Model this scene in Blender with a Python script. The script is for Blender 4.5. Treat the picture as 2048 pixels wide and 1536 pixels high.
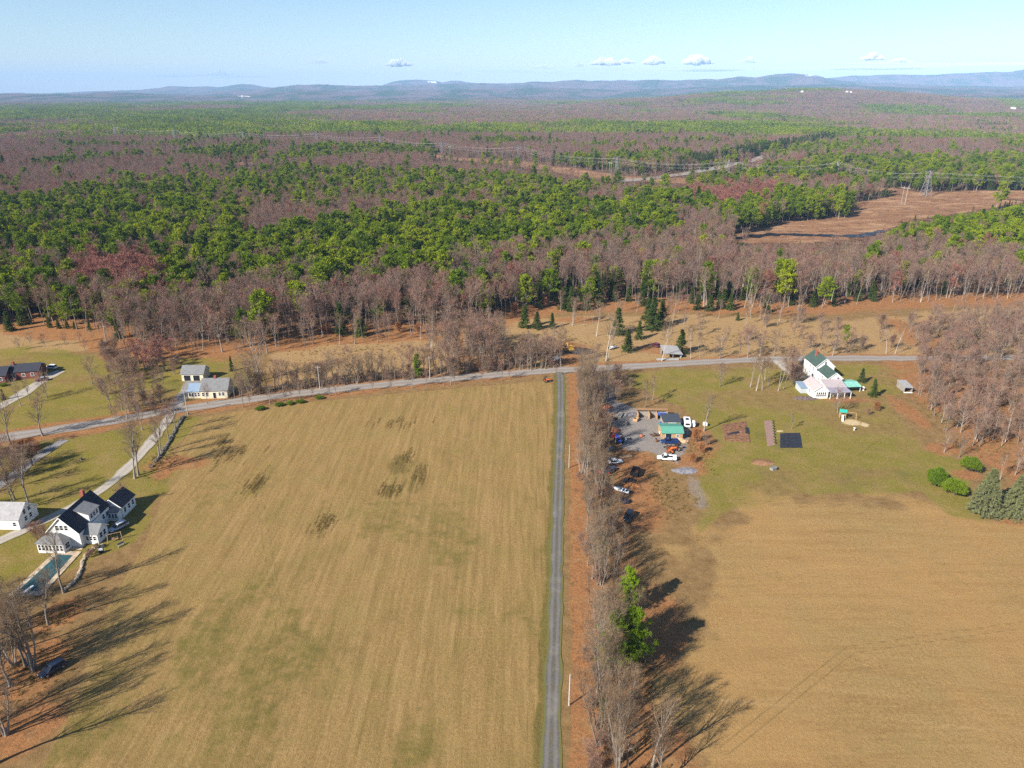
import bpy, math, random
import numpy as np
from mathutils import Vector, Matrix
S = bpy.context.scene
COL = S.collection
for o in list(bpy.data.objects): bpy.data.objects.remove(o)

# ------------------------------------------------------------------ camera, sky, sun, exposure
F = 1450.0; HC = 100.0; HORIZON = 182.0           # focal length in photo pixels, flying height in metres
PITCH = math.atan((768 - HORIZON) / F)
cam = bpy.data.cameras.new('camera'); camo = bpy.data.objects.new('camera', cam); COL.objects.link(camo)
camo.location = (0, 0, HC); camo.rotation_euler = (math.pi / 2 - PITCH, 0, 0)
cam.sensor_width = 36.0; cam.lens = 36.0 * F / 2048.0; cam.clip_start = 0.5; cam.clip_end = 150000
S.camera = camo
SUN_EL = math.radians(33.5); SHADOW_AZ = math.radians(39)      # shadows run 39 degrees off +X towards +Y
sx, sy = -math.cos(SHADOW_AZ) * math.cos(SUN_EL), -math.sin(SHADOW_AZ) * math.cos(SUN_EL)
SUNDIR = Vector((sx, sy, math.sin(SUN_EL)))
w = bpy.data.worlds.new('World'); S.world = w; w.use_nodes = True
nt = w.node_tree
sky = nt.nodes.new('ShaderNodeTexSky'); sky.sky_type = 'NISHITA'; sky.sun_disc = False
sky.sun_elevation = SUN_EL; sky.sun_rotation = math.atan2(sx, sy)
sky.altitude = 150; sky.air_density = 1.0; sky.dust_density = 0.2; sky.ozone_density = 4.0
bg = nt.nodes['Background']; bg.inputs[1].default_value = 0.072
nt.links.new(sky.outputs[0], bg.inputs[0])
sl = bpy.data.lights.new('sun', 'SUN'); sl.energy = 5.0; sl.angle = math.radians(0.5); sl.color = (1.0, 0.94, 0.83)
so = bpy.data.objects.new('sun', sl); COL.objects.link(so); so.location = (0, 0, 400)
so.rotation_euler = SUNDIR.to_track_quat('Z', 'Y').to_euler()
S.view_settings.view_transform = 'Standard'; S.view_settings.look = 'None'
S.view_settings.exposure = 1.08; S.view_settings.gamma = 1.0; S.view_settings.use_curve_mapping = False
S.render.engine = 'CYCLES'
S.cycles.use_denoising = False
S.cycles.max_bounces = 5; S.cycles.diffuse_bounces = 2; S.cycles.glossy_bounces = 2
S.cycles.transmission_bounces = 2; S.cycles.volume_bounces = 3; S.cycles.transparent_max_bounces = 8

# ------------------------------------------------------------------ helpers
def at(px, py, z=0.0):
    dx = (px - 1024) / F; dy = (768 - py) / F
    d = (dx, math.cos(PITCH) + dy * math.sin(PITCH), -math.sin(PITCH) + dy * math.cos(PITCH))
    t = (z - HC) / d[2]
    return np.array((d[0] * t, d[1] * t))
def ats(pts, z=0.0): return np.array([at(p[0], p[1], z) for p in pts])

def hash2(ix, iy, seed):
    n = (ix.astype(np.int64) * 374761393 + iy.astype(np.int64) * 668265263 + seed * 974711) & 0x7fffffff
    n = ((n ^ (n >> 13)) * 1274126177) & 0x7fffffff
    n = n ^ (n >> 16)
    return (n & 0xffff) / 65535.0
def vnoise(x, y, seed=0):
    ix = np.floor(x); iy = np.floor(y); fx = x - ix; fy = y - iy
    fx = fx * fx * (3 - 2 * fx); fy = fy * fy * (3 - 2 * fy)
    a = hash2(ix, iy, seed); b = hash2(ix + 1, iy, seed); c = hash2(ix, iy + 1, seed); d = hash2(ix + 1, iy + 1, seed)
    return (a * (1 - fx) + b * fx) * (1 - fy) + (c * (1 - fx) + d * fx) * fy
def fbm(x, y, seed=0, o=4):
    s = 0; a = .5; t = 0
    for i in range(o):
        s = s + a * vnoise(x * 2 ** i, y * 2 ** i, seed + i * 17); t += a; a *= .5
    return s / t
def inpoly(x, y, poly):
    ins = np.zeros(x.shape, bool); n = len(poly); j = n - 1
    for i in range(n):
        xi, yi = poly[i]; xj, yj = poly[j]
        c = ((yi > y) != (yj > y)) & (x < (xj - xi) * (y - yi) / (yj - yi + 1e-12) + xi)
        ins ^= c; j = i
    return ins
def segdist(x, y, line):
    d = np.full(x.shape, 1e9)
    for (ax, ay), (bx, by) in zip(line[:-1], line[1:]):
        vx, vy = bx - ax, by - ay; L = vx * vx + vy * vy + 1e-9
        t = np.clip(((x - ax) * vx + (y - ay) * vy) / L, 0, 1)
        d = np.minimum(d, np.hypot(x - ax - t * vx, y - ay - t * vy))
    return d
def sdpoly(x, y, poly):                        # positive inside
    p = np.vstack([poly, poly[:1]])
    d = segdist(x, y, p)
    return np.where(inpoly(x, y, poly), d, -d)
def smooth(a, b, x):
    t = np.clip((x - a) / (b - a), 0, 1); return t * t * (3 - 2 * t)

def tag(o, label=None, cat=None, group=None, kind=None):
    if label: o['label'] = label
    if cat: o['category'] = cat
    if group: o['group'] = group
    if kind: o['kind'] = kind
    return o
def link(name, mesh, parent=None):
    o = bpy.data.objects.new(name, mesh); COL.objects.link(o)
    if parent is not None: o.parent = parent
    return o
def thing(name, label, cat, loc=(0, 0, 0), rz=0.0, group=None, scale=1.0):
    o = bpy.data.objects.new(name, None); COL.objects.link(o)
    o.empty_display_size = 0.5
    o.location = loc; o.rotation_euler = (0, 0, rz); o.scale = (scale,) * 3
    return tag(o, label, cat, group)
def npmesh(name, verts, quads=None, tris=None, mats=(), qm=None, tm=None, smooth_=False):
    me = bpy.data.meshes.new(name)
    verts = np.asarray(verts, np.float32)
    nq = 0 if quads is None else len(quads); ntr = 0 if tris is None else len(tris)
    me.vertices.add(len(verts)); me.vertices.foreach_set('co', verts.ravel())
    idx = []
    if nq: idx.append(np.asarray(quads, np.int32).ravel())
    if ntr: idx.append(np.asarray(tris, np.int32).ravel())
    idx = np.concatenate(idx)
    me.loops.add(len(idx)); me.loops.foreach_set('vertex_index', idx)
    tot = np.concatenate([np.full(nq, 4, np.int32), np.full(ntr, 3, np.int32)])
    st = np.concatenate([[0], np.cumsum(tot)[:-1]]).astype(np.int32)
    me.polygons.add(nq + ntr); me.polygons.foreach_set('loop_start', st); me.polygons.foreach_set('loop_total', tot)
    for m in mats: me.materials.append(m)
    if qm is not None or tm is not None:
        mi = np.concatenate([np.zeros(nq, np.int32) if qm is None else qm, np.zeros(ntr, np.int32) if tm is None else tm])
        me.polygons.foreach_set('material_index', mi.astype(np.int32))
    if smooth_: me.polygons.foreach_set('use_smooth', np.ones(nq + ntr, bool))
    me.update(calc_edges=True); me.validate()
    return me

class N:                                       # small node-tree writer
    def __init__(s, name, rough=0.9, spec=0.2):
        s.m = bpy.data.materials.new(name); s.m.use_nodes = True; s.t = s.m.node_tree
        s.b = s.t.nodes['Principled BSDF']; s.b.inputs['Roughness'].default_value = rough
        s.b.inputs['Specular IOR Level'].default_value = spec
    def n(s, typ, **kw):
        x = s.t.nodes.new(typ)
        for k, v in kw.items(): setattr(x, k, v)
        return x
    def l(s, a, b): s.t.links.new(a, b)
    def set(s, node, **kw):
        for k, v in kw.items():
            i = node.inputs[int(k[1:])] if k[0] == 'i' and k[1:].isdigit() else node.inputs[k]
            if hasattr(v, 'is_output'): s.l(v, i)
            else: i.default_value = v
        return node
    def math(s, op, a, b=0.0, c=0.0, clamp=False):
        x = s.n('ShaderNodeMath', operation=op, use_clamp=clamp); s.set(x, i0=a, i1=b)
        if op in ('MULTIPLY_ADD', 'SMOOTHSTEP'): s.set(x, i2=c)
        return x.outputs[0]
    def mix(s, fac, a, b, mode='MIX'):
        x = s.n('ShaderNodeMix', data_type='RGBA', blend_type=mode)
        def c(v): return v if hasattr(v, 'is_output') else (*v, 1.0)
        s.set(x, i0=fac, i6=c(a), i7=c(b)); return x.outputs[2]
    def noise(s, vec, scale, detail=3.0, rough=0.6, dist=0.0):
        x = s.n('ShaderNodeTexNoise'); s.set(x, Scale=scale, Detail=detail, Roughness=rough, Distortion=dist)
        if vec is not None: s.l(vec, x.inputs['Vector'])
        return x.outputs[0]
    def ramp(s, fac, a, b, lo=0.0, hi=1.0):
        x = s.n('ShaderNodeMapRange', clamp=True); s.set(x, i0=fac, i1=a, i2=b, i3=lo, i4=hi); return x.outputs[0]
    def pos(s, scale=(1, 1, 1), rz=0.0):
        g = s.n('ShaderNodeNewGeometry'); m = s.n('ShaderNodeMapping')
        s.l(g.outputs['Position'], m.inputs[0]); m.inputs['Rotation'].default_value = (0, 0, rz); m.inputs['Scale'].default_value = scale
        return m.outputs[0]
    def obj(s):
        return s.n('ShaderNodeTexCoord').outputs['Object']
    def bump(s, h, strength=0.5, dist=0.1):
        x = s.n('ShaderNodeBump'); s.set(x, Strength=strength, Distance=dist, Height=h); s.l(x.outputs[0], s.b.inputs['Normal'])
def paint(name, col, rough=0.6, spec=0.4, var=0.08, scale=3.0, metal=0.0):
    m = N(name, rough, spec)
    n1 = m.noise(m.obj(), scale, 4)
    c = m.mix(m.ramp(n1, .35, .7), tuple(x * (1 - var * 1.6) for x in col), tuple(min(1, x * (1 + var)) for x in col))
    m.l(c, m.b.inputs['Base Color']); m.b.inputs['Metallic'].default_value = metal
    return m.m
# ------------------------------------------------------------------ land forms
def sil(pts):                                  # silhouette (photo px) -> azimuth, elevation slope
    az = []; el = []
    for px, py in pts:
        dx = (px - 1024) / F; dy = (768 - py) / F
        X, Y, Z = dx, math.cos(PITCH) + dy * math.sin(PITCH), -math.sin(PITCH) + dy * math.cos(PITCH)
        az.append(math.atan2(X, Y)); el.append(Z / math.hypot(X, Y))
    return np.array(az), np.array(el)
RIDGES = [   # distance, half width, silhouette
 (18500, 1700, [(-300,188),(110,187),(205,183),(273,181),(349,173),(380,174),(410,173),(437,175),(460,171),(485,168),(505,169),(523,173),(600,182),(745,176),(772,168),(789,163),(810,161),(830,160),(850,161),(875,162),(882,166),(900,162),(912,161),(940,165),(985,167),(1150,164),(1240,160),(1300,163),(1640,157),(1700,153),(1768,150),(1861,151),(1895,148),(1960,146),(2018,143),(2048,138),(2120,133),(2300,150)]),
 (14000, 1500, [(-300,190),(300,189),(393,186),(450,182),(513,178),(545,175),(581,171),(610,171),(639,170),(670,171),(700,172),(765,172),(830,170),(900,168),(960,166),(1010,169),(1049,165),(1066,163),(1110,164),(1152,160),(1180,162),(1210,161),(1250,163),(1295,160),(1340,162),(1380,160),(1440,158),(1478,152),(1512,155),(1545,150),(1584,147),(1612,148),(1638,151),(1656,157),(1720,165),(1800,168),(1900,172),(2300,178)]),
 (11000, 1500, [(-300,196),(0,190),(100,189),(205,186),(300,188),(420,192),(520,187),(620,182),(700,184),(800,181),(900,179),(1000,178),(1100,176),(1200,180),(1300,178),(1400,176),(1500,172),(1620,170),(1760,173),(1900,178),(2048,180),(2300,182)]),
 (8300, 1300, [(-300,215),(0,212),(200,208),(400,204),(600,198),(800,194),(1000,191),(1200,196),(1400,188),(1600,186),(1800,184),(2048,186),(2300,190)]),
 (5200, 1100, [(-300,240),(0,236),(300,232),(600,228),(800,222),(1000,214),(1150,206),(1250,199),(1330,193),(1400,186),(1500,182),(1587,178),(1655,178),(1720,180),(1792,184),(1860,189),(1929,195),(2048,205),(2300,220)]),
 (3300, 700, [(-300,262),(0,262),(300,252),(600,246),(800,240),(1000,232),(1200,226),(1500,220),(1800,228),(2048,226),(2300,230)]),
]
RID = [(D, W, *sil(p)) for D, W, p in RIDGES]
def terrain(x, y):
    r = np.hypot(x, y); a = np.arctan2(x, y)
    h = np.zeros_like(r)
    for D, W, az, el in RID:
        e = np.interp(a, az, el)
        hh = np.maximum(HC + e * D - (16 if D < 9000 else 0), -20)
        g = np.where(r < D, np.exp(-((r - D) / W) ** 2), np.exp(-((r - D) / (W * 1.6)) ** 2))
        h = np.maximum(h, np.maximum(hh, 0) * g)
    far = smooth(1300, 2600, r)
    h = h * smooth(1200, 2300, r)
    h = h + far * (fbm(x / 520, y / 520, 5, 4) - .5) * np.clip(r / 200, 0, 50)
    h = h + smooth(5500, 9000, r) * (vnoise(x / 60, y / 60, 9) - .5) * 9
    h = h + smooth(650, 1100, r) * (fbm(x / 170, y / 170, 8, 3) - .5) * 9
    return h

# ground: one polar sheet from underfoot to beyond the last ridge
rr = np.concatenate([[0.01, 20, 40], np.geomspace(60, 2000, 90), np.geomspace(2050, 26000, 330)])
fa = np.radians(np.arange(-48, 48.01, 0.22)); ba = np.radians(np.linspace(48, 312, 60))[1:-1]
aa = np.concatenate([fa, ba])
R_, A_ = np.meshgrid(rr, aa, indexing='ij')
GX, GY = R_ * np.sin(A_), R_ * np.cos(A_)
GZ = terrain(GX, GY) - 0.06
nr, na = R_.shape
i0 = (np.arange(nr - 1)[:, None] * na + np.arange(na)[None, :]); j1 = (np.arange(na) + 1) % na
i1 = (np.arange(nr - 1)[:, None] * na + j1[None, :])
quads = np.stack([i0, i1, i1 + na, i0 + na], -1).reshape(-1, 4)[:, ::-1]

# --- forest floor / far wooded land
m = N('forest_floor', 1.0, 0.0)
p = m.pos()
n_f = m.noise(p, 0.35, 4); n_m = m.noise(p, 0.03, 4)
floor = m.mix(m.ramp(n_f, .3, .7), (0.085, 0.048, 0.03), (0.17, 0.10, 0.06))
# distant canopy tones (where single trees are no longer built)
pine_n = m.noise(m.pos((1, 0.6, 1)), 0.0022, 5, 0.62)
tree_n = m.noise(p, 0.05, 3, 0.7)
pine_c = m.mix(m.ramp(tree_n, .35, .65), (0.018, 0.032, 0.012), (0.05, 0.075, 0.022))
bare_c = m.mix(m.ramp(tree_n, .35, .65), (0.085, 0.058, 0.055), (0.16, 0.11, 0.10))
cano = m.mix(m.ramp(pine_n, .46, .56), bare_c, pine_c)
g = m.n('ShaderNodeNewGeometry'); ln = m.n('ShaderNodeVectorMath', operation='LENGTH'); m.l(g.outputs['Position'], ln.inputs[0])
m.l(m.mix(m.ramp(ln.outputs['Value'], 5200, 7200), floor, cano), m.b.inputs['Base Color'])
m.bump(m.noise(p, 0.06, 4, 0.7), 1.0, 9.0)
M_floor = m.m
me = npmesh('ground', np.stack([GX, GY, GZ], -1).reshape(-1, 3), quads, None, [M_floor], smooth_=True)
ground = tag(link('ground', me), kind='structure')

# ------------------------------------------------------------------ open land round the farms (one sheet of cells, split by use)
HAY_L = ats([(1100,1700),(1098,1536),(1110,1100),(1115,775),(1090,762),(800,787),(600,806),(480,822),(400,836),(352,905),(330,985),(290,1085),(215,1220),(150,1390),(85,1536),(20,1700)])
HAY_R = ats([(1330,1700),(1345,1400),(1385,1180),(1395,1060),(1480,1010),(1640,985),(1840,985),(1905,1025),(1960,1052),(2060,1062),(2300,1090),(2500,1700)])
LAWN_R = ats([(1215,755),(1330,740),(1560,730),(1800,728),(1815,760),(1805,815),(1850,880),(1925,935),(1975,1040),(1905,1030),(1840,985),(1640,990),(1480,1020),(1400,1060),(1380,1000),(1385,930),(1420,870),(1370,820),(1290,780)])
LAWN_L = ats([(-200,1010),(-60,905),(60,885),(330,845),(395,835),(345,910),(325,990),(275,1085),(205,1110),(120,1165),(-200,1250)])
LAWN_L2 = ats([(-200,730),(60,690),(150,705),(290,740),(350,770),(345,810),(250,832),(60,862),(-200,880)])
LAWN_T = ats([(300,735),(345,720),(420,715),(500,718),(535,760),(480,792),(380,805),(330,820)])
MEADOW = ats([(975,660),(1040,640),(1150,632),(1400,630),(1600,640),(1700,640),(1950,618),(2100,615),(2100,720),(1300,725),(1100,735),(980,720)])
MEADOW_L = ats([(540,735),(560,705),(640,690),(760,668),(870,668),(900,720),(880,752),(560,785)])
MEADOW_LL = ats([(-200,690),(60,655),(200,668),(240,700),(60,705),(-200,745)])
YARD = ats([(1235,800),(1290,822),(1325,835),(1375,850),(1372,900),(1360,935),(1300,905),(1240,895),(1225,860),(1208,800),(1185,755),(1215,752)])
LINES = dict(
 lane=ats([(1099,1800),(1100,1650),(1101,1536),(1105,1400),(1108,1300),(1111,1200),(1113,1100),(1115,1020),(1117,950),(1119,900),(1121,850),(1121.5,800),(1121,755),(1119,744)]),
 road=ats([(-700,985),(-300,922),(-100,892),(60,867),(150,855),(250,838),(350,820),(450,806),(550,792.5),(700,776),(850,762),(1000,749),(1100,741.5),(1200,737),(1300,731),(1400,724.5),(1550,718),(1700,716.5),(1830,717),(2000,716),(2300,712)]),
)
rows = [48.0]
while rows[-1] < 470: rows.append(rows[-1] + max(0.42, 0.42 * (rows[-1] / 90) ** 1.25))
rows = np.array(rows); cols = np.linspace(-1, 1, 560)
NX = cols[None, :] * (0.79 * rows[:, None] + 40); NY = np.repeat(rows[:, None], len(cols), 1)
OPEN = ats([(-700,1700),(-700,760),(-200,690),(0,645),(60,655),(190,670),(250,700),(430,706),(500,696),(620,684),(720,668),(870,674),(930,664),(1000,642),(1100,614),(1240,612),(1450,617),(1600,622),(1700,612),(1900,606),(2048,602),(2300,600),(2600,1700)])
wob = (fbm(NX / 9, NY / 9, 3, 3) - .5)
def msk(poly, soft=2.0, wb=6.0): return smooth(-soft, soft, sdpoly(NX, NY, poly) + wob * wb)
hay_l = msk(HAY_L, .8, 1.0); hay_r = msk(HAY_R, 7.0, 26)
lawn = np.maximum.reduce([msk(LAWN_R, 3), msk(LAWN_L, 1.5), msk(LAWN_L2, 3), msk(LAWN_T, 3)])
meadow = np.maximum.reduce([msk(MEADOW, 4, 10), msk(MEADOW_L, 4, 10), msk(MEADOW_LL, 4, 10)])
yard = msk(YARD, 2, 5)
def blobs(items):                               # px ellipses (px, py, rx, ry) on the ground
    b = np.zeros(NX.shape)
    for px, py, rx, ry in items:
        c = at(px, py); ex = abs(at(px + rx, py)[0] - c[0]); ey = abs(at(px, py - ry)[1] - c[1])
        b = np.maximum(b, 1 - smooth(.30, 1.25, np.hypot((NX - c[0]) / ex, (NY - c[1]) / ey) + wob * .9))
    return b
litter = np.zeros(NX.shape)
d_lane = segdist(NX, NY, LINES['lane']); right = NX > np.interp(NY, LINES['lane'][:, 1], LINES['lane'][:, 0])
litter = np.maximum(litter, np.where(right, smooth(2.6, 3.6, d_lane + wob * 2) * (1 - smooth(11, 15, d_lane + wob * 5)) * (.95 + .25 * (d_lane > 4.5) * (d_lane < 9)), 0))
dro = segdist(NX, NY, LINES['road']); litter = np.maximum(litter, .8 * (1 - smooth(4.5, 8.5, dro + wob * 6)) * smooth(-10, 30, -NX + 20))
litter = np.maximum(litter, .8 * (1 - smooth(4, 7, dro + wob * 4)) * (NX > 20) * (NY > np.interp(NX, LINES['road'][:, 0], LINES['road'][:, 1])))
litter = np.maximum(litter, blobs([(1930,800,110,110),(1990,900,100,70),(2048,1045,80,14),(1880,700,60,80),(1825,830,22,40),(1890,900,50,16),(1935,950,40,14),
    (1270,1000,70,70),(1265,930,60,50),(1230,1100,50,140),(1250,1300,60,200),(1310,1250,70,90),(1290,1500,100,130),(1240,1500,60,200),(60,1340,85,75),(120,1230,45,40),(40,1460,90,70),(330,945,35,28),(1200,800,35,60),
    (300,700,60,26),(1130,700,70,30),(1160,640,60,8),(1330,700,70,12),(960,700,80,40),(700,680,140,10),(350,930,70,20),(120,675,80,10),(1690,800,60,7),(1400,880,40,40),(1380,925,40,25),(1795,738,20,10)]) * .9)
forestedge = 1 - smooth(2, 16, sdpoly(NX, NY, OPEN) + wob * 14)
litter = np.maximum(litter, forestedge * .95)
gravel = np.maximum(yard, blobs([(1395,985,20,40),(1375,940,24,12),(1600,742,40,10),(1400,1010,20,14)]) * .5)
sand = blobs([(1700,845,26,8),(1640,795,30,4),(1730,850,12,5),(1560,862,10,3)])
dark = np.maximum.reduce([blobs([(800,930,34,26),(780,985,34,18),(830,960,26,28)]), .45 * blobs([(790,850,60,18),(510,980,24,24),(640,1065,30,20)]), .3 * blobs([(460,915,40,20),(445,890,30,16)]), .8 * blobs([(1368,940,26,14),(1560,885,30,10)])])
soil = blobs([(1470,868,26,14),(1525,925,26,9),(1800,770,16,6)])
green = np.zeros(NX.shape)
verge = np.where(~right, (1 - smooth(2.2, 3.4, d_lane + wob * 1.5)), 0) * .8
green = np.maximum(green, verge)
lf = fbm(NX / 15, NY / 22, 21, 6)
green = np.maximum(green, smooth(.40, .72, lf) * (.25 + .30 * (1 - smooth(130, 200, NY))) * np.maximum(hay_l, .45 * hay_r))
lawn = np.maximum(lawn * (.45 + .75 * smooth(.3, .62, fbm(NX / 18, NY / 18, 31, 3))), 0)
lawn = lawn * (1 - np.clip(gravel + .6 * litter, 0, 1))
def track(line, gap=.85, wd=.34): 
    d = segdist(NX, NY, ats(line)); return np.maximum(0, 1 - np.abs(d - gap) / wd) if gap else np.clip(1 - d / wd, 0, 1)
wheel_marks = np.maximum.reduce([track(l_) for l_ in ([(1400,1075),(1480,975),(1600,945),(1720,915),(1790,860),(1800,780)],[(1085,1700),(1088,1500),(1097,1150),(1101,800)],[(1370,930),(1440,1000),(1600,1010),(1830,1000)],[(1060,1700),(1062,1536),(1076,1100),(1085,790),(1000,775),(700,800)],[(380,860),(520,1000),(560,1250),(420,1700)],[(1450,1500),(1700,1300),(2048,1250)])]) * .8
pale = np.maximum(track([(1440,1400),(1600,1415),(1800,1440),(2100,1475)], 0, 1.1), track([(1480,1120),(1700,1170),(2048,1150)], 0, .8) * .4) * (.25 + .4 * fbm(NX / 9, NY / 3, 91, 3))
keep = sdpoly(NX, NY, OPEN) > -18
nr2, nc2 = NX.shape
q0 = np.arange(nr2 - 1)[:, None] * nc2 + np.arange(nc2 - 1)[None, :]
quad = np.stack([q0, q0 + 1, q0 + nc2 + 1, q0 + nc2], -1).reshape(-1, 4)
kq = keep.ravel()[quad].all(1); quad = quad[kq]
def zone_of(q):
    z = np.zeros(len(q), int); f = lambda a: a.ravel()[q].mean(1)
    z[f(meadow) > .5] = 2; z[f(lawn_raw) > .5] = 3; z[f(hay_l) > .5] = 1; z[f(hay_r) > .5] = 4; return z
lawn_raw = np.maximum.reduce([msk(LAWN_R, 3), msk(LAWN_L, 1.5), msk(LAWN_L2, 3), msk(LAWN_T, 3)])
zid = zone_of(quad)

m = N('open_ground', 1.0, 0.0)
za = m.n('ShaderNodeVertexColor', layer_name='zone_a'); zb = m.n('ShaderNodeVertexColor', layer_name='zone_b'); zc = m.n('ShaderNodeVertexColor', layer_name='zone_c'); zd = m.n('ShaderNodeVertexColor', layer_name='zone_d')
def sep(v):
    x = m.n('ShaderNodeSeparateColor'); m.l(v.outputs[0], x.inputs[0]); return x.outputs
A, B, C_, D_ = sep(za), sep(zb), sep(zc), sep(zd)
p = m.pos()
LANE_ROT = math.atan2(12.2, 169.8)
fine = m.noise(p, 1.6, 6, 0.85); mid = m.noise(p, 0.35, 5, 0.75); big = m.noise(p, 0.035, 3, 0.6)
rowF = m.noise(m.pos((1.0, 0.035, 1), LANE_ROT - .03), 1.0, 4, 0.7, .3)
rowL = m.noise(m.pos((1.0, 0.09, 1), LANE_ROT - .14), 0.62, 5, 0.75, .5)     # mowing streaks along the lane
rowR = m.noise(m.pos((0.09, 1.0, 1), 0.05), 0.5, 5, 0.75, .6)          # and across it
def jag(v, k=.7): return m.ramp(m.math('ADD', v, m.math('MULTIPLY', m.math('SUBTRACT', fine, .5), k)), .3, .7)
hayc = m.mix(m.ramp(fine, .25, .75), (0.17, 0.10, 0.033), (0.48, 0.31, 0.13))
sw = m.noise(p, 0.11, 4, .65); sw2 = m.noise(m.pos((1.0, .10, 1), LANE_ROT), 0.16, 3, .6)
hayL = m.mix(.08, hayc, (0.17, 0.12, 0.035)); hayL = m.mix(m.math('MULTIPLY', m.ramp(sw, .42, .68), .40), hayL, (0.235, 0.19, 0.055))
hayL = m.mix(m.math('MULTIPLY', m.ramp(sw2, .50, .70), .22), hayL, (0.40, 0.245, 0.115))
hayL = m.mix(m.math('MULTIPLY', m.ramp(rowL, .44, .70), .45), hayL, (0.14, 0.094, 0.032))
hayL = m.mix(m.math('MULTIPLY', m.ramp(rowL, .3, .42, 1, 0), .4), hayL, (0.34, 0.235, 0.115))
hayL = m.mix(m.math('MULTIPLY', m.ramp(rowF, .50, .70), .30), hayL, (0.135, 0.10, 0.03)); hayL = m.mix(m.math('MULTIPLY', m.ramp(rowF, .32, .46, 1, 0), .2), hayL, (0.52, 0.35, 0.165))
hayR = m.mix(m.math('MULTIPLY', m.ramp(sw, .42, .66), .5), hayc, (0.30, 0.215, 0.085))
hayR = m.mix(m.math('MULTIPLY', m.ramp(rowR, .48, .72), .4), hayR, (0.17, 0.088, 0.03))
hayR = m.mix(m.math('MULTIPLY', m.ramp(rowR, .28, .43, 1, 0), .4), hayR, (0.41, 0.275, 0.125))
hayR = m.mix(m.math('MULTIPLY', m.ramp(big, .35, .65), .4), hayR, (0.43, 0.235, 0.092))
medc = m.mix(m.ramp(fine, .3, .7), (0.24, 0.145, 0.06), (0.47, 0.305, 0.15))
medc = m.mix(m.math('MULTIPLY', m.ramp(mid, .5, .7), .5), medc, (0.22, 0.15, 0.055))
lawnc = m.mix(m.ramp(fine, .28, .72), (0.12, 0.108, 0.013), (0.275, 0.235, 0.052)); lawnc = m.mix(m.math('MULTIPLY', m.ramp(m.noise(p, 0.14, 5, .7), .44, .66), .75), lawnc, m.mix(m.ramp(fine, .3, .7), (0.20, 0.13, 0.045), (0.40, 0.27, 0.115)))
lawnc = m.mix(m.math('MULTIPLY', m.ramp(m.noise(p, 0.07, 3, .6), .56, .70), .6), lawnc, (0.085, 0.115, 0.016))
litc = m.mix(m.ramp(fine, .3, .7), (0.155, 0.075, 0.034), (0.50, 0.225, 0.092)); litc = m.mix(m.math('MULTIPLY', m.ramp(m.noise(p, .5, 5, .8), .5, .62), .55), litc, (0.13, 0.07, 0.035)); litc = m.mix(m.math('MULTIPLY', m.ramp(m.noise(p, .22, 5, .75), .52, .66), .5), litc, (0.36, 0.235, 0.105))
grac = m.mix(m.ramp(fine, .3, .7), (0.16, 0.14, 0.13), (0.38, 0.345, 0.32))
greenc = m.mix(m.ramp(fine, .3, .7), (0.07, 0.068, 0.012), (0.17, 0.15, 0.04))
c = m.mix(m.ramp(mid, .3, .7), (0.17, 0.10, 0.04), (0.30, 0.19, 0.085))
c = m.mix(jag(C_[2]), c, medc)
c = m.mix(jag(A[0], .5), c, hayL)
c = m.mix(jag(C_[1], .9), c, hayR)
c = m.mix(m.math('MULTIPLY', jag(A[1], .9), .85), c, lawnc)
grm = m.math('MULTIPLY', m.math('ADD', B[2], m.math('MULTIPLY', m.math('SUBTRACT', mid, .5), 1.6)), m.ramp(B[2], .02, .25)); c = m.mix(m.math('MULTIPLY', jag(grm, 1.2), .7), c, greenc)
dk = m.math('MULTIPLY', B[1], m.ramp(rowL, .38, .52), clamp=True)
c = m.mix(m.math('MULTIPLY', jag(dk, .9), .6), c, (0.125, 0.098, 0.03))
litm = m.math('ADD', A[2], m.math('MULTIPLY', m.math('SUBTRACT', mid, .5), 1.1)); c = m.mix(m.math('MULTIPLY', jag(m.math('MULTIPLY', litm, m.ramp(A[2], .02, .2)), 1.0), .92), c, litc)
c = m.mix(m.math('MULTIPLY', jag(B[0], 1.0), .9), c, grac)
c = m.mix(jag(C_[0], .8), c, (0.55, 0.42, 0.24))
c = m.mix(m.math('MULTIPLY', jag(D_[0], .9), .5), c, (0.13, 0.09, 0.035)); c = m.mix(m.math('MULTIPLY', jag(D_[1], .9), .6), c, (0.50, 0.34, 0.17)); c = m.mix(m.math('MULTIPLY', jag(D_[2], .9), .7), c, (0.20, 0.10, 0.06))
sp = m.noise(p, 9.0, 2, 0.6)
c = m.mix(m.ramp(sp, .28, .72, .42, 0), c, m.mix(.5, c, (0.0, 0.0, 0.0)))
m.l(c, m.b.inputs['Base Color'])
m.bump(m.math('ADD', m.math('MULTIPLY', fine, .6), m.math('MULTIPLY', sp, .4)), 0.9, 0.35)
M_open = m.m
def clip01(a): return np.clip(a, 0, 1)
ZA = np.stack([hay_l, lawn, litter, np.ones_like(lawn)], -1).reshape(-1, 4)
ZB = np.stack([gravel, dark, green * (1 - litter), np.ones_like(lawn)], -1).reshape(-1, 4)
ZC = np.stack([sand, hay_r, meadow, np.ones_like(lawn)], -1).reshape(-1, 4)
ZD = np.stack([wheel_marks, pale, soil, np.ones_like(lawn)], -1).reshape(-1, 4)
NV = np.stack([NX, NY, (fbm(NX / 3, NY / 3, 77, 2) - .5) * .10 + .03], -1).reshape(-1, 3)
SHEET = {}
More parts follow.
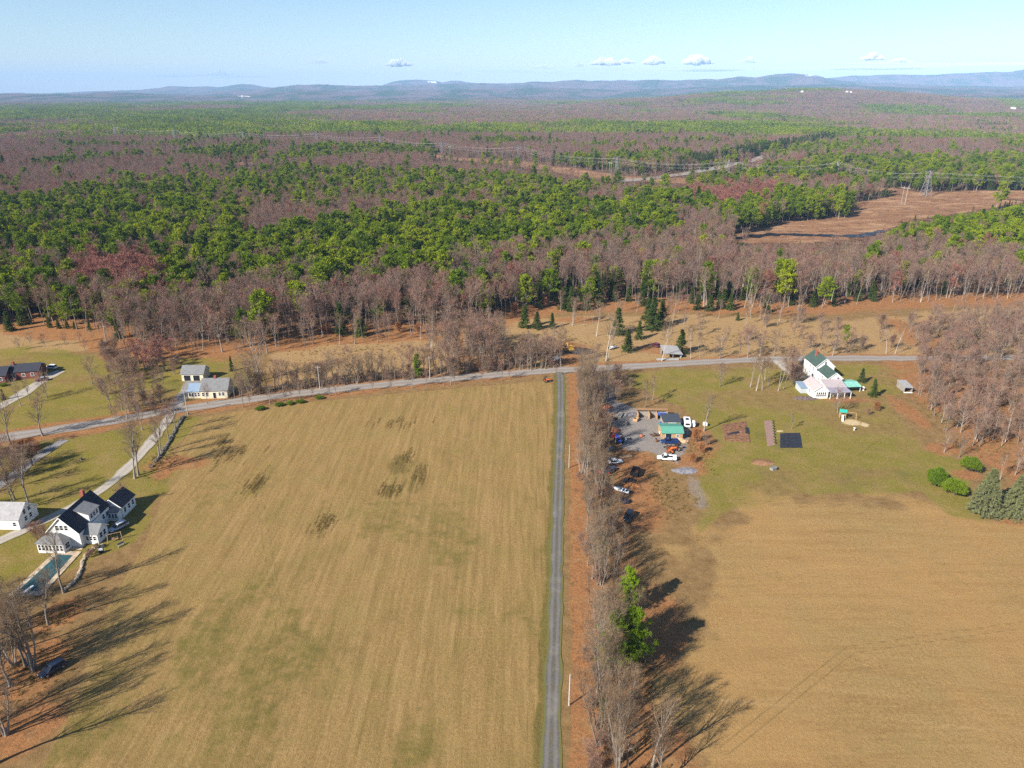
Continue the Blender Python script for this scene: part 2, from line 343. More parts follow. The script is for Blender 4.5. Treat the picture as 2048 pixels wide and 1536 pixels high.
for k, nm in enumerate(['rough_ground', 'hay_field', 'meadow', 'lawn', 'hay_field']):
    q = quad[zid == k]
    if not len(q): continue
    u, inv = np.unique(q, return_inverse=True)
    me = npmesh(nm, NV[u], inv.reshape(-1, 4), None, [M_open], smooth_=True)
    for an, arr in (('zone_a', ZA), ('zone_b', ZB), ('zone_c', ZC), ('zone_d', ZD)):
        at_ = me.color_attributes.new(an, 'FLOAT_COLOR', 'POINT'); at_.data.foreach_set('color', clip01(arr[u]).astype(np.float32).ravel())
    tag(link(nm, me), kind='structure')

# ------------------------------------------------------------------ roads
def resample(line, step):
    line = np.asarray(line, float); d = np.r_[0, np.cumsum(np.hypot(*np.diff(line, axis=0).T))]
    # Catmull-like smoothing through dense linear + box filter
    n = max(8, int(d[-1] / step)); t = np.linspace(0, d[-1], n)
    p = np.stack([np.interp(t, d, line[:, 0]), np.interp(t, d, line[:, 1])], -1)
    k = max(1, int(9 / step))
    if k > 1 and n > 3 * k:
        pad = np.vstack([np.repeat(p[:1], k, 0), p, np.repeat(p[-1:], k, 0)]); ker = np.ones(2 * k + 1) / (2 * k + 1)
        q = np.stack([np.convolve(pad[:, i], ker, 'valid') for i in (0, 1)], -1); q[0] = p[0]; q[-1] = p[-1]; p = q
    return p
def ribbon(name, line, width, z, mat, step=1.5, kind='structure', zf=None, across=7, rough_edge=.35):
    c = resample(line, step); t = np.gradient(c, axis=0); t /= np.linalg.norm(t, axis=1)[:, None]; nrm = np.stack([-t[:, 1], t[:, 0]], -1)
    u = np.linspace(-1, 1, across); n = len(c)
    wv = width / 2 * (1 + rough_edge * (vnoise(np.arange(n) * .31 * step, np.zeros(n), 7) - .5))
    P = c[:, None, :] + nrm[:, None, :] * (u[None, :, None] * wv[:, None, None])
    Z = np.full(P.shape[:2], z) if zf is None else zf(P[..., 0], P[..., 1]) + z
    V = np.dstack([P, Z]).reshape(-1, 3)
    q = np.arange(n - 1)[:, None] * across + np.arange(across - 1)[None, :]
    q = np.stack([q, q + 1, q + across + 1, q + across], -1).reshape(-1, 4)[:, ::-1]
    me = npmesh(name, V, q, None, [mat], smooth_=True)
    at_ = me.color_attributes.new('across', 'FLOAT_COLOR', 'POINT')
    uu = np.tile(u, n); at_.data.foreach_set('color', np.stack([uu * .5 + .5, uu * 0, uu * 0, uu * 0 + 1], -1).astype(np.float32).ravel())
    return tag(link(name, me), kind=kind)
def road_mat(name, c_lo, c_hi, track, verge, edge=.82, tr=(.27, .73), tw=.1, crown=False):
    m = N(name, 0.95, 0.1); p = m.pos()
    v = m.n('ShaderNodeVertexColor', layer_name='across'); s_ = m.n('ShaderNodeSeparateColor'); m.l(v.outputs[0], s_.inputs[0]); u = s_.outputs[0]
    fine = m.noise(p, 2.2, 5, 0.8); mid = m.noise(p, 0.25, 4)
    c = m.mix(m.ramp(fine, .3, .7), c_lo, c_hi)
    for x in tr:
        d = m.math('ABSOLUTE', m.math('SUBTRACT', u, x)); c = m.mix(m.math('MULTIPLY', m.ramp(d, tw * .4, tw, 1, 0), .55), c, track)
    if crown:
        d = m.math('ABSOLUTE', m.math('SUBTRACT', u, .5)); c = m.mix(m.math('MULTIPLY', m.math('MULTIPLY', m.ramp(d, .05, .13, 1, 0), m.ramp(m.noise(p, .5, 5, .8), .42, .6)), .6), c, (0.12, 0.10, 0.04))
        c = m.mix(m.math('MULTIPLY', m.ramp(m.noise(p, .12, 4, .7), .5, .65), .5), c, (0.22, 0.20, 0.18))
    e = m.math('ABSOLUTE', m.math('MULTIPLY_ADD', u, 2.0, -1.0))
    e = m.math('ADD', e, m.math('MULTIPLY', m.math('SUBTRACT', mid, .5), .6)); e = m.math('ADD', e, m.math('MULTIPLY', m.math('SUBTRACT', fine, .5), .25))
    c = m.mix(m.ramp(e, edge, edge + .13), c, verge); m.l(c, m.b.inputs['Base Color']); m.bump(fine, .4, .05)
    return m.m
M_lane = road_mat('lane_gravel', (0.06, 0.056, 0.053), (0.135, 0.125, 0.117), (0.175, 0.16, 0.148), (0.12, 0.115, 0.04), .66, (.30, .70), .13, True)
M_road = road_mat('road_asphalt', (0.15, 0.13, 0.115), (0.29, 0.25, 0.22), (0.32, 0.28, 0.25), (0.24, 0.15, 0.08), .84)
M_drive = road_mat('drive_gravel', (0.22, 0.19, 0.16), (0.42, 0.37, 0.31), (0.40, 0.36, 0.32), (0.20, 0.17, 0.06), .80)
M_dirt = road_mat('drive_dark', (0.14, 0.13, 0.13), (0.27, 0.25, 0.24), (0.26, 0.24, 0.23), (0.2, 0.16, 0.06), .82)
ribbon('gravel_lane', LINES['lane'], 3.1, 0.115, M_lane)
ribbon('road', LINES['road'], 6.6, 0.11, M_road)
ribbon('driveway', ats([(345,822),(330,850),(312,872),(285,905),(255,937),(215,975),(165,1005),(110,1032),(50,1060),(-30,1095),(-140,1140)]), 3.6, 0.12, M_drive, 1.0)
ribbon('driveway', ats([(130,880),(112,889),(85,905),(60,925),(25,955),(-30,990)]), 4.0, 0.12, M_dirt, 1.0)
ribbon('driveway', ats([(-60,838),(0,815),(30,798),(62,776),(85,761),(105,748),(122,742)]), 5.0, 0.12, M_drive, 1.0)
ribbon('driveway', ats([(348,818),(360,800),(372,783),(382,768),(390,758)]), 5.0, 0.118, M_dirt, 1.0)
ribbon('driveway', ats([(1556,722),(1570,735),(1590,748),(1606,757)]), 5.5, 0.118, M_drive, 1.0)
# ------------------------------------------------------------------ tree builders
def unit(v): return v / (np.linalg.norm(v, axis=-1, keepdims=True) + 1e-9)
def grow(P, D, L, R, S_, up, wobble, rng, tip=.3):
    pts = [P]; d = D.copy(); p = P.copy()
    for s in range(S_):
        d = unit(d + np.array([0, 0, up]) + rng.normal(0, wobble, d.shape)); p = p + d * (L / S_)[:, None]; pts.append(p)
    pts = np.stack(pts, 1); rad = R[:, None] * (1 - (1 - tip) * np.linspace(0, 1, S_ + 1))[None, :]
    return pts, rad
def kids(pts, rad, k, t0, t1, ang, rng, jit=.25):
    n, s1, _ = pts.shape; S_ = s1 - 1
    t = t0 + (t1 - t0) * (np.arange(k)[None, :] + rng.uniform(0, 1, (n, k))) / k
    x = np.clip(t * S_, 0, S_ - 1e-4); i = x.astype(int); fr = x - i; r = np.arange(n)[:, None]
    p = pts[r, i] * (1 - fr[..., None]) + pts[r, i + 1] * fr[..., None]; pd = unit(pts[r, i + 1] - pts[r, i]); pr = rad[r, i] * (1 - fr) + rad[r, i + 1] * fr
    rv = unit(rng.normal(0, 1, pd.shape)); perp = unit(rv - (rv * pd).sum(-1, keepdims=True) * pd)
    a = ang + rng.normal(0, jit, t.shape); d = pd * np.cos(a)[..., None] + perp * np.sin(a)[..., None]
    return p.reshape(-1, 3), unit(d).reshape(-1, 3), t.ravel(), pr.ravel()
def tubes(pts, rad, n=3):
    N_, s1, _ = pts.shape; d = np.gradient(pts, axis=1); d = unit(d)
    ref = np.where(np.abs(d[..., 2:3]) > .9, np.array([1., 0, 0]), np.array([0., 0, 1])); a = unit(np.cross(d, ref)); b = np.cross(d, a)
    th = np.arange(n) * 2 * math.pi / n
    ring = pts[:, :, None, :] + rad[:, :, None, None] * (a[:, :, None, :] * np.cos(th)[None, None, :, None] + b[:, :, None, :] * np.sin(th)[None, None, :, None])
    base = (np.arange(N_)[:, None] * s1 + np.arange(s1 - 1)[None, :]) * n
    q = [np.stack([base + k, base + (k + 1) % n, base + n + (k + 1) % n, base + n + k], -1).reshape(-1, 4) for k in range(n)]
    return ring.reshape(-1, 3), np.concatenate(q)
def blades(P, D, L, W, rng):                     # slender one-face twigs or needle sprays
    rv = rng.normal(0, 1, P.shape); s = unit(np.cross(D, rv)) * (W / 2)[:, None]
    V = np.stack([P - s, P + s, P + D * L[:, None]], 1).reshape(-1, 3)
    return V, np.arange(len(V)).reshape(-1, 3)
class Acc:
    def __init__(s): s.v = []; s.q = []; s.t = []; s.n = 0
    def add(s, v, q=None, t=None):
        s.v.append(v)
        if q is not None: s.q.append(q + s.n)
        if t is not None: s.t.append(t + s.n)
        s.n += len(v)
    def arr(s):
        return np.concatenate(s.v), (np.concatenate(s.q) if s.q else None), (np.concatenate(s.t) if s.t else None)
    def mesh(s, name, mat):
        v, q, t = s.arr(); return npmesh(name, v, q, t, [mat])

def bare_parts(seed, H, cb=.35, spread=.34, n1=16, n2=5, n3=6, n4=0, tw=.05, stems=1, asc=.75, lean=.03, r0=None, tl=1.0):
    rng = np.random.default_rng(seed); wood, twig = Acc(), Acc()
    r0 = r0 or H * .0155
    az = rng.uniform(0, 6.28, stems); ln = lean + (0 if stems == 1 else .16)
    D = unit(np.stack([np.cos(az) * ln, np.sin(az) * ln, np.ones(stems)], -1)); P = np.stack([np.cos(az), np.sin(az), az * 0], -1) * (0 if stems == 1 else r0 * 1.3)
    L = H * rng.uniform(.86, .97, stems); L[0] = H * .95
    tp, tr = grow(P, D, L, np.full(stems, r0) * (1 if stems == 1 else .75), 8, .02, .055, rng, .14)
    tr[:, 0] *= 1.5
    wood.add(*tubes(tp, tr, 6))
    p, d, t, pr = kids(tp, tr, n1, cb, .98, asc, rng, .18)
    u = (t - cb) / (1 - cb); prof = np.sin(np.clip(u * .85 + .18, 0, 1) * math.pi) ** .7
    L1 = H * spread * prof * rng.uniform(.65, 1.2, len(t)) + H * .04
    b1, r1 = grow(p, d, L1, np.minimum(pr * .68, L1 * .025 + .025), 5, .13, .12, rng, .22)
    wood.add(*tubes(b1, r1, 4))
    p, d, t, pr = kids(b1, r1, n2, .22, 1.0, .72, rng, .25)
    L2 = np.repeat(L1, n2) * (.55 - .28 * t) * rng.uniform(.6, 1.25, len(t)) + .25
    b2, r2 = grow(p, d, L2, np.maximum(pr * .55, tw * .4), 3, .12, .16, rng, .3)
    twig.add(*tubes(b2, r2, 3))
    p, d, t, pr = kids(b2, r2, n3, .12, 1.0, .62, rng, .3)
    d = unit(d + [0, 0, .22]); L3 = (np.repeat(L2, n3) * (.55 - .2 * t) * rng.uniform(.6, 1.3, len(t)) + .35 * tl)
    if n4:
        b3, r3 = grow(p, d, L3, np.full(len(L3), tw * .5), 2, .1, .15, rng, .4)
        v, tt = blades(p, unit(b3[:, -1] - b3[:, 0]), L3, np.full(len(L3), tw), rng); twig.add(v, t=tt)
        p, d, t, pr = kids(b3, r3, n4, .1, 1., .6, rng, .3); d = unit(d + [0, 0, .15]); L4 = np.repeat(L3, n4) * rng.uniform(.35, .75, len(t)) + .2
        v, tt = blades(p, d, L4, np.full(len(L4), tw * .8), rng); twig.add(v, t=tt)
    else:
        v, tt = blades(p, d, L3, np.full(len(L3), tw), rng); twig.add(v, t=tt)
    return wood, twig

def needle_cloud(P, D, n, size, wid, spread, rng, upb=.35):
    k = len(P); pp = np.repeat(P, n, 0) + rng.normal(0, spread, (k * n, 3)) * [1, 1, .55]
    dd = unit(np.repeat(D, n, 0) * .7 + rng.normal(0, .75, (k * n, 3)) + [0, 0, upb]); L = size * rng.uniform(.6, 1.3, k * n)
    return blades(pp, dd, L, L * wid, rng)
def pine_parts(seed, H, cb=.3, rad=.22, nw=9, per=5, tufts=5, n=7, size=.8, wid=.5, round_=.8):
    rng = np.random.default_rng(seed); wood, leaf = Acc(), Acc()
    tp, tr = grow(np.zeros((1, 3)), np.array([[rng.normal(0, .03), rng.normal(0, .03), 1.]]), np.array([H * .97]), np.array([H * .014]), 8, .03, .03, rng, .12)
    tr[:, 0] *= 1.4; wood.add(*tubes(tp, tr, 6))
    k = nw * per; p, d, t, pr = kids(tp, tr, k, cb, .97, 1.25, rng, .12)
    u = (t - cb) / (1 - cb); lump = .72 + .5 * np.sin(np.floor(u * nw) * 2.3 + seed) ** 2
    prof = np.clip(1.15 * (1 - u) ** round_ + .10, .1, 1) * smooth(-.18, .2, u)
    L1 = H * rad * prof * lump * rng.uniform(.65, 1.25, k) + .3
    d[:, 2] = .05 + .45 * u; d = unit(d)
    b1, r1 = grow(p, d, L1, np.minimum(pr * .5, L1 * .02 + .015), 4, .09, .08, rng, .25); wood.add(*tubes(b1, r1, 3))
    p, dd, t2, _ = kids(b1, r1, tufts, .3, 1.05, .55, rng, .4)
    off = np.repeat(L1, tufts) * .22 * rng.uniform(.2, 1.2, len(t2)); p = p + dd * off[:, None] * [1, 1, .3]
    v, t_ = needle_cloud(p, dd, n, size, wid, size * .45, rng); leaf.add(v, t=t_)
    top = tp[:, -1] + rng.normal(0, .15, (4, 3)); v, t_ = needle_cloud(top, np.tile([0, 0, 1.], (4, 1)), n, size, wid, size * .35, rng); leaf.add(v, t=t_)
    return wood, leaf
def spruce_parts(seed, H, rad=.2, nw=16, per=8, tufts=6, n=6, size=.5, wid=.5, cb=.04, droop=-.18, shape=.95):
    rng = np.random.default_rng(seed); wood, leaf = Acc(), Acc()
    tp, tr = grow(np.zeros((1, 3)), np.array([[0, 0, 1.]]), np.array([H]), np.array([H * .013]), 5, .05, .01, rng, .06); wood.add(*tubes(tp, tr, 6))
    lv = np.repeat(np.linspace(cb, .985, nw), per); k = len(lv); az = rng.uniform(0, 6.28, k)
    L1 = H * rad * (1 - lv) ** shape * rng.uniform(.75, 1.15, k) + .12
    p = np.stack([lv * 0, lv * 0, lv * H], -1); d = unit(np.stack([np.cos(az), np.sin(az), .25 + 0 * az], -1))
    b1, r1 = grow(p, d, L1, np.minimum(.03 + L1 * .01, .06), 3, droop, .05, rng, .3); wood.add(*tubes(b1, r1, 3))
    p, dd, t2, _ = kids(b1, r1, tufts, .12, 1.0, .5, rng, .3)
    v, t_ = needle_cloud(p, dd, n, size, wid, size * .3, rng, -.05); leaf.add(v, t=t_)
    return wood, leaf
def bush_parts(seed, H, W, n=900, size=.35, wid=.5, stems=9):
    rng = np.random.default_rng(seed); wood, leaf = Acc(), Acc()
    az = rng.uniform(0, 6.28, stems); d = unit(np.stack([np.cos(az) * .5, np.sin(az) * .5, np.ones(stems)], -1))
    tp, tr = grow(np.zeros((stems, 3)), d, np.full(stems, H * .75), np.full(stems, .05), 3, 0, .06, rng, .3); wood.add(*tubes(tp, tr, 3))
    v = unit(rng.normal(0, 1, (n // 6, 3))); v[:, 2] = np.abs(v[:, 2]) * 1.0 - .25; lump = .62 + .62 * vnoise(v[:, 0] * 2.6 + 9, v[:, 1] * 2.6 + v[:, 2] * 2.6 + 9, seed)
    P = v * (np.array([W / 2, W / 2, H * .52]) * (lump * rng.uniform(.72, 1.0, len(v)))[:, None]) + [0, 0, H * .46]
    vv, tt = needle_cloud(P, v, 6, size, wid, size * .5, rng, .3); leaf.add(vv, t=tt)
    return wood, leaf

def leaf_mat(name, cols, transl=.3, nscale=.25, rough=.75):
    m = N(name, rough, .15)
    oi = m.n('ShaderNodeObjectInfo'); n1 = m.noise(m.pos(), nscale, 4, .7)
    cr = m.n('ShaderNodeValToRGB'); m.l(m.math('ADD', m.math('MULTIPLY', oi.outputs['Random'], .55), m.math('MULTIPLY', m.ramp(n1, .3, .7), .45)), cr.inputs[0])
    e = cr.color_ramp.elements
    while len(e) < len(cols): e.new(.5)
    for i, c in enumerate(cols): e[i].position = i / (len(cols) - 1); e[i].color = (*c, 1)
    m.l(cr.outputs[0], m.b.inputs['Base Color'])
    if transl:
        tb = m.n('ShaderNodeBsdfTranslucent'); m.l(cr.outputs[0], tb.inputs[0]); mx = m.n('ShaderNodeMixShader'); mx.inputs[0].default_value = transl
        m.l(m.b.outputs[0], mx.inputs[1]); m.l(tb.outputs[0], mx.inputs[2]); m.l(mx.outputs[0], m.t.nodes['Material Output'].inputs[0])
    return m.m
M_bark = leaf_mat('bark_grey', [(0.115, 0.095, 0.078), (0.20, 0.17, 0.142), (0.31, 0.27, 0.23)], 0, .8, .9)
M_pale = leaf_mat('bark_pale', [(0.24, 0.21, 0.18), (0.46, 0.41, 0.36)], 0, .8, .9)
M_twig = leaf_mat('twig_brown', [(0.15, 0.095, 0.055), (0.215, 0.145, 0.088), (0.30, 0.215, 0.14)], .12, .3, .9)
M_twigp = leaf_mat('twig_purple', [(0.15, 0.098, 0.08), (0.22, 0.152, 0.12), (0.25, 0.13, 0.10), (0.31, 0.225, 0.165)], .12, .02, .9)
M_twigt = leaf_mat('twig_tan', [(0.175, 0.108, 0.075), (0.25, 0.168, 0.118), (0.275, 0.155, 0.11), (0.34, 0.25, 0.18)], .15, .06, .9)
M_twigr = leaf_mat('twig_red', [(0.22, 0.095, 0.075), (0.31, 0.135, 0.10)], .15, .3, .9)
M_rust = leaf_mat('leaf_rust', [(0.32, 0.13, 0.05), (0.42, 0.20, 0.08)], .3, .5, .8)
M_pine = leaf_mat('needle_pine', [(0.032, 0.066, 0.005), (0.11, 0.165, 0.006), (0.20, 0.25, 0.008), (0.31, 0.325, 0.012)], .24, .03)
M_pineb = leaf_mat('needle_pine_bright', [(0.13, 0.23, 0.010), (0.27, 0.37, 0.016)], .4, .3)
M_spr = leaf_mat('needle_spruce', [(0.030, 0.052, 0.010), (0.055, 0.085, 0.012), (0.085, 0.115, 0.018)], .2, .1)
M_sprl = leaf_mat('needle_hemlock', [(0.055, 0.085, 0.014), (0.10, 0.125, 0.02)], .3, .1)
M_blue = leaf_mat('needle_blue', [(0.12, 0.135, 0.06), (0.21, 0.21, 0.09)], .2, .8)
M_yew = leaf_mat('needle_yew', [(0.08, 0.15, 0.008), (0.18, 0.24, 0.012)], .3, .6)

LIB = {}                                         # kind -> list of (trunk mesh, crown mesh, design height)
def lib(kind, parts, bark, leaf, H):
    wd, lf = parts; LIB.setdefault(kind, []).append((wd.mesh(kind + '_trunk', bark), lf.mesh(kind + '_crown', leaf), H))
for s in range(4): lib('bare_near', bare_parts(100 + s, 15, .26, .27, 16, 6, 6, 3, .024, asc=.56), M_bark, M_twig, 15)
for s in range(3): lib('bare_multi', bare_parts(120 + s, 15, .22, .21, 9, 6, 5, 3, .024, stems=4, asc=.5), M_bark, M_twig, 15)
for s in range(5): lib('bare_road', bare_parts(140 + s, 13, .28, .30, 16, 6, 8, 0, .052, asc=.72), M_bark, M_twigt, 13)
for s in range(4): lib('bare_wood', bare_parts(160 + s, 18, .46, .23, 14, 6, 8, 0, .065, asc=.6, r0=.13), M_bark, M_twigp, 18)
for s in range(2): lib('bare_pale', bare_parts(180 + s, 17, .45, .21, 11, 6, 7, 0, .06, stems=1 + s, asc=.6, r0=.13), M_pale, M_twig, 17)
for s in range(3): lib('bare_round', bare_parts(190 + s, 12, .16, .42, 20, 6, 9, 0, .052, asc=.85), M_bark, M_twigt, 12)
for s in range(2): lib('bare_red', bare_parts(200 + s, 11, .2, .3, 18, 6, 8, 0, .10, asc=.7), M_bark, M_twigr, 11)
for s in range(2): lib('brush', bare_parts(210 + s, 4.5,   .08, .4, 10, 5, 6, 0, .034, stems=5, asc=.7, r0=.05), M_bark, M_twigt, 4.5)
for s in range(2): lib('brush_rust', bare_parts(214 + s, 4.0, .08, .4, 12, 5, 8, 0, .07, stems=4, asc=.7, r0=.05), M_bark, M_rust, 4.0)
for s in range(8): lib('pine', pine_parts(300 + s, 19, .18 + .04 * s, (.17, .21, .25, .19, .23, .28, .16, .22)[s], 9, 6, 6, 9, .85, .45, .7), M_bark, M_pine, 19)
for s in range(2): lib('pine_near', pine_parts(320 + s, 16, .12, .27, 12, 8, 9, 26, .55, .28, .75), M_bark, M_pineb, 16)
for s in range(4): lib('spruce', spruce_parts(340 + s, 12, (.2, .26, .23, .3)[s], 15, 8, 6, 5, .6, .5), M_bark, M_spr, 12)
for s in range(2): lib('hemlock', spruce_parts(350 + s, 12, .24, 14, 8, 7, 5, .6, .5), M_bark, M_sprl, 12)
for s in range(2): lib('blue_spruce', spruce_parts(360 + s, 9.5, .36, 19, 14, 12, 9, .38, .4, .03, -.22, .8), M_bark, M_blue, 9.5)
lib('yew', bush_parts(370, 4, 4.6, 9000, .34, .4), M_bark, M_yew, 4)
NAMES = dict(bare_near='bare_tree', bare_multi='bare_tree', bare_road='bare_tree', bare_wood='bare_tree', bare_pale='bare_tree', bare_round='bare_tree', bare_red='bare_tree',
    brush='bare_shrub', brush_rust='bare_shrub', pine='pine_tree', pine_near='pine_tree', spruce='spruce_tree', hemlock='hemlock_tree', blue_spruce='spruce_tree', yew='evergreen_shrub')
CATS = dict(bare_tree='bare tree', bare_shrub='shrub', pine_tree='pine tree', spruce_tree='conifer', hemlock_tree='conifer', evergreen_shrub='shrub')
trng = random.Random(4)
NTREE = {}
def tree(kind, xy, h, label, group=None, var=None, rz=None, z=0.0, wide=1.0):
    v = LIB[kind][trng.randrange(len(LIB[kind])) if var is None else var % len(LIB[kind])]
    nm = NAMES[kind]; NTREE[nm] = NTREE.get(nm, 0) + 1
    r = thing(nm, label, CATS[nm], (xy[0], xy[1], z), trng.uniform(0, 6.28) if rz is None else rz, group)
    s = h / v[2]; r.scale = (s * wide, s * wide, s)
    link('trunk', v[0], r); link('crown', v[1], r)
    return r
# ------------------------------------------------------------------ woods
TOWERS = [(232,277),(350,282),(488,287),(635,293),(762,302),(885,315),(1037,328),(1233,357),(1453,366),(1670,368),(1850,392)]
TW = ats(TOWERS)
CORR = np.vstack([TW, ats([(2050,391),(2300,380)])])
HWYV = ats([(1305,360),(1370,350),(1425,340),(1480,327),(1530,314),(1580,304),(1585,309),(1530,325),(1470,340),(1400,356),(1320,364)])
HWY = ats([(1240,363),(1310,357),(1370,349),(1425,340),(1470,330),(1540,312),(1620,296),(1700,283)])
MARSH = ats([(1455,482),(1480,470),(1580,444),(1690,436),(1712,405),(1790,392),(1900,386),(2048,383),(2400,378),(2400,392),(2048,404),(1900,428),(1800,445),(1760,465),(1700,478),(1600,486),(1500,487)])
CLEAR = [ats([(446,326),(470,323),(500,325),(522,324),(515,329),(480,330),(455,331)]), ats([(1380,356),(1440,352),(1440,362),(1390,364)])]
Zc = 12.0
PINES = [(p_, ats(q, Zc)) for p_, q in [
 (.86, [(300,560),(330,520),(430,470),(560,462),(680,440),(760,425),(900,412),(1000,416),(1100,398),(1200,405),(1340,418),(1350,455),(1250,470),(1150,478),(1050,492),(960,512),(900,535),(820,545),(760,562),(640,560),(560,575),(420,572),(330,600)]),
 (.62, [(-200,410),(150,400),(300,388),(420,385),(470,400),(500,440),(450,470),(350,490),(250,505),(150,510),(40,505),(-200,520)]),
 (.75, [(-200,550),(0,555),(110,548),(130,600),(90,630),(-200,640)]),(.7, [(110,560),(200,550),(215,600),(120,610)]),(.7, [(230,580),(290,575),(292,610),(235,612)]),
 (.34, [(420,370),(540,345),(700,335),(900,345),(1000,350),(1100,360),(1230,362),(1240,385),(1120,388),(1000,402),(900,405),(780,395),(640,408),(540,410)]),(.6,[(1050,350),(1230,352),(1240,372),(1080,388),(980,395)]),
 (.66, [(1250,372),(1330,366),(1420,368),(1500,380),(1600,384),(1690,384),(1710,412),(1640,432),(1560,436),(1460,440),(1380,415),(1290,398)]),
 (.85, [(1765,450),(1850,432),(1950,420),(2048,404),(2300,380),(2300,490),(2048,490),(1960,488),(1880,470),(1790,478)]),
 (.50, [(1530,335),(1600,322),(1700,318),(1800,312),(1900,316),(2048,306),(2300,300),(2300,372),(2048,376),(1900,378),(1780,372),(1700,362),(1600,362)]),
 (.7, [(400,300),(520,295),(540,312),(410,318)]),(.7, [(580,300),(660,290),(800,296),(810,306),(700,312),(590,318)]),
 (.35, [(1100,560),(1180,555),(1200,590),(1110,600)]),(.35, [(900,540),(1030,530),(1040,590),(920,585)]),(.6, [(2000,290),(2300,270),(2300,292),(2010,300)]),(.6, [(1540,300),(1720,284),(1800,290),(1600,308)]),(.3, [(1190,318),(1450,318),(1500,322),(1400,332),(1220,330)]),
]]
SPARSE = [ats(q, Zc) for q in [[(1350,480),(1460,480),(1760,480),(2048,500),(2300,490),(2300,600),(1560,615),(1300,560),(1150,530),(1050,520)], [(120,600),(300,600),(500,585),(800,570),(930,590),(920,650),(500,670),(300,680),(100,640)]]]
REDW = [ats(q, Zc) for q in [[(140,525),(320,505),(320,560),(230,590),(150,560)],[(1370,378),(1560,372),(1540,400),(1420,415)]]]
frng = np.random.default_rng(11)
pts = []
for r0_, r1_, c in [(280, 520, 5.0), (520, 900, 5.6), (900, 1300, 6.6), (1300, 1750, 8.0)]:
    gx, gy = np.meshgrid(np.arange(-.8 * r1_, .8 * r1_, c), np.arange(r0_ * .75, r1_, c)); gx = gx + frng.uniform(-.45, .45, gx.shape) * c; gy = gy + frng.uniform(-.45, .45, gy.shape) * c
    r = np.hypot(gx, gy); k = (r >= r0_) & (r < r1_) & (np.abs(gx) < .80 * gy + 30); pts.append(np.stack([gx[k], gy[k]], -1))
pts = np.concatenate(pts); x, y = pts.T
ok = (sdpoly(x, y, OPEN) < -2 + 6 * (fbm(x / 14, y / 14, 2, 2) - .5)) & ~inpoly(x, y, MARSH) & (segdist(x, y, CORR) > 25 + 8 * fbm(x / 40, y / 40, 6, 2)) & (segdist(x, y, HWY) > 17)
for q in CLEAR: ok &= ~inpoly(x, y, q)
pts = pts[ok]; x, y = pts.T; r = np.hypot(x, y)
jx, jy = x + frng.normal(0, 6, len(x)), y + frng.normal(0, 9, len(x))
inp = np.zeros(len(x))
for p_, q in PINES: inp = np.where(inpoly(jx, jy, q), np.maximum(inp, p_), inp)
spz = np.zeros(len(x), bool)
for q in SPARSE: spz |= inpoly(jx, jy, q)
redz = np.zeros(len(x), bool)
for q in REDW: redz |= inpoly(jx, jy, q)
pn = fbm(x / 150 + 40, y / 90, 41, 4)
prob = np.where(inp > 0, inp + .6 * (pn - .5), np.where(spz, .05, np.where(r > 520, .025 + .62 * smooth(.585, .65, pn), .12)))
prob = np.where(redz, .02, prob)
u = frng.uniform(0, 1, len(x)); isp = u < prob
dedge = -sdpoly(x, y, OPEN)
sprz = (~isp) & (dedge < 24) & (x > 5) & (x < 190) & (frng.uniform(0, 1, len(x)) < .26)
sprz |= (~isp) & (frng.uniform(0, 1, len(x)) < .03); sprz |= isp & (frng.uniform(0, 1, len(x)) < .06)
kind = np.where(isp, 1, 0); kind[sprz] = 2; kind[(kind == 0) & redz] = 3
kind[(kind == 0) & (frng.uniform(0, 1, len(x)) < np.where((r < 520) & (x > 60), .26, .05))] = 4
kind[(kind == 0) & (frng.uniform(0, 1, len(x)) < .03)] = 3
hgt = np.where(isp, frng.normal(17, 3.3, len(x)), np.where(kind == 2, frng.uniform(6, 13, len(x)), frng.normal(16, 2.2, len(x)) + np.where(r < 430, 2.5, 0))) 
hgt = np.clip(hgt, 5, 25)
# open ground the photograph shows must not be walled off by the trees in front of it: low growth there
def opens(X, Y):
    o = inpoly(X, Y, MARSH) | inpoly(X, Y, HWYV)
    for q in CLEAR: o |= inpoly(X, Y, q)
    return o | ((segdist(X, Y, CORR[5:9]) < 45) & (X > -130) & (X < 200))
hide = np.zeros(len(x), bool)
for fr in (.35, .6, .8, 1.0): s_ = HC / (HC - hgt * fr); hide |= opens(x * s_, y * s_)
hide &= frng.uniform(0, 1, len(x)) < np.where(y > 800, .8, .995); hgt = np.where(hide, hgt * .3, hgt); kind = np.where(hide & (frng.uniform(0, 1, len(x)) < .6), 5, kind)
kind = np.where(hide & (kind == 1), 2, kind)
zt = terrain(x, y) - .1
sw = (segdist(x, y, HWY) < 45) & (x > 225) & (y > np.interp(x, HWY[:, 0], HWY[:, 1])) & (frng.uniform(0, 1, len(x)) < .7); kind = np.where(sw, 2, kind); hgt = np.where(sw, frng.uniform(14, 20, len(x)), hgt)  # dark spruces put along the highway's far side to imitate a band of shade
keepm = kind != 5; x, y, zt, hgt, kind, r = [a[keepm] for a in (x, y, zt, hgt, kind, r)]
KIND = {0: 'bare_wood', 1: 'pine', 2: 'spruce', 3: 'bare_red', 4: 'bare_pale'}
WOOD = dict(x=x, y=y, z=zt, h=hgt, k=kind, r=r)

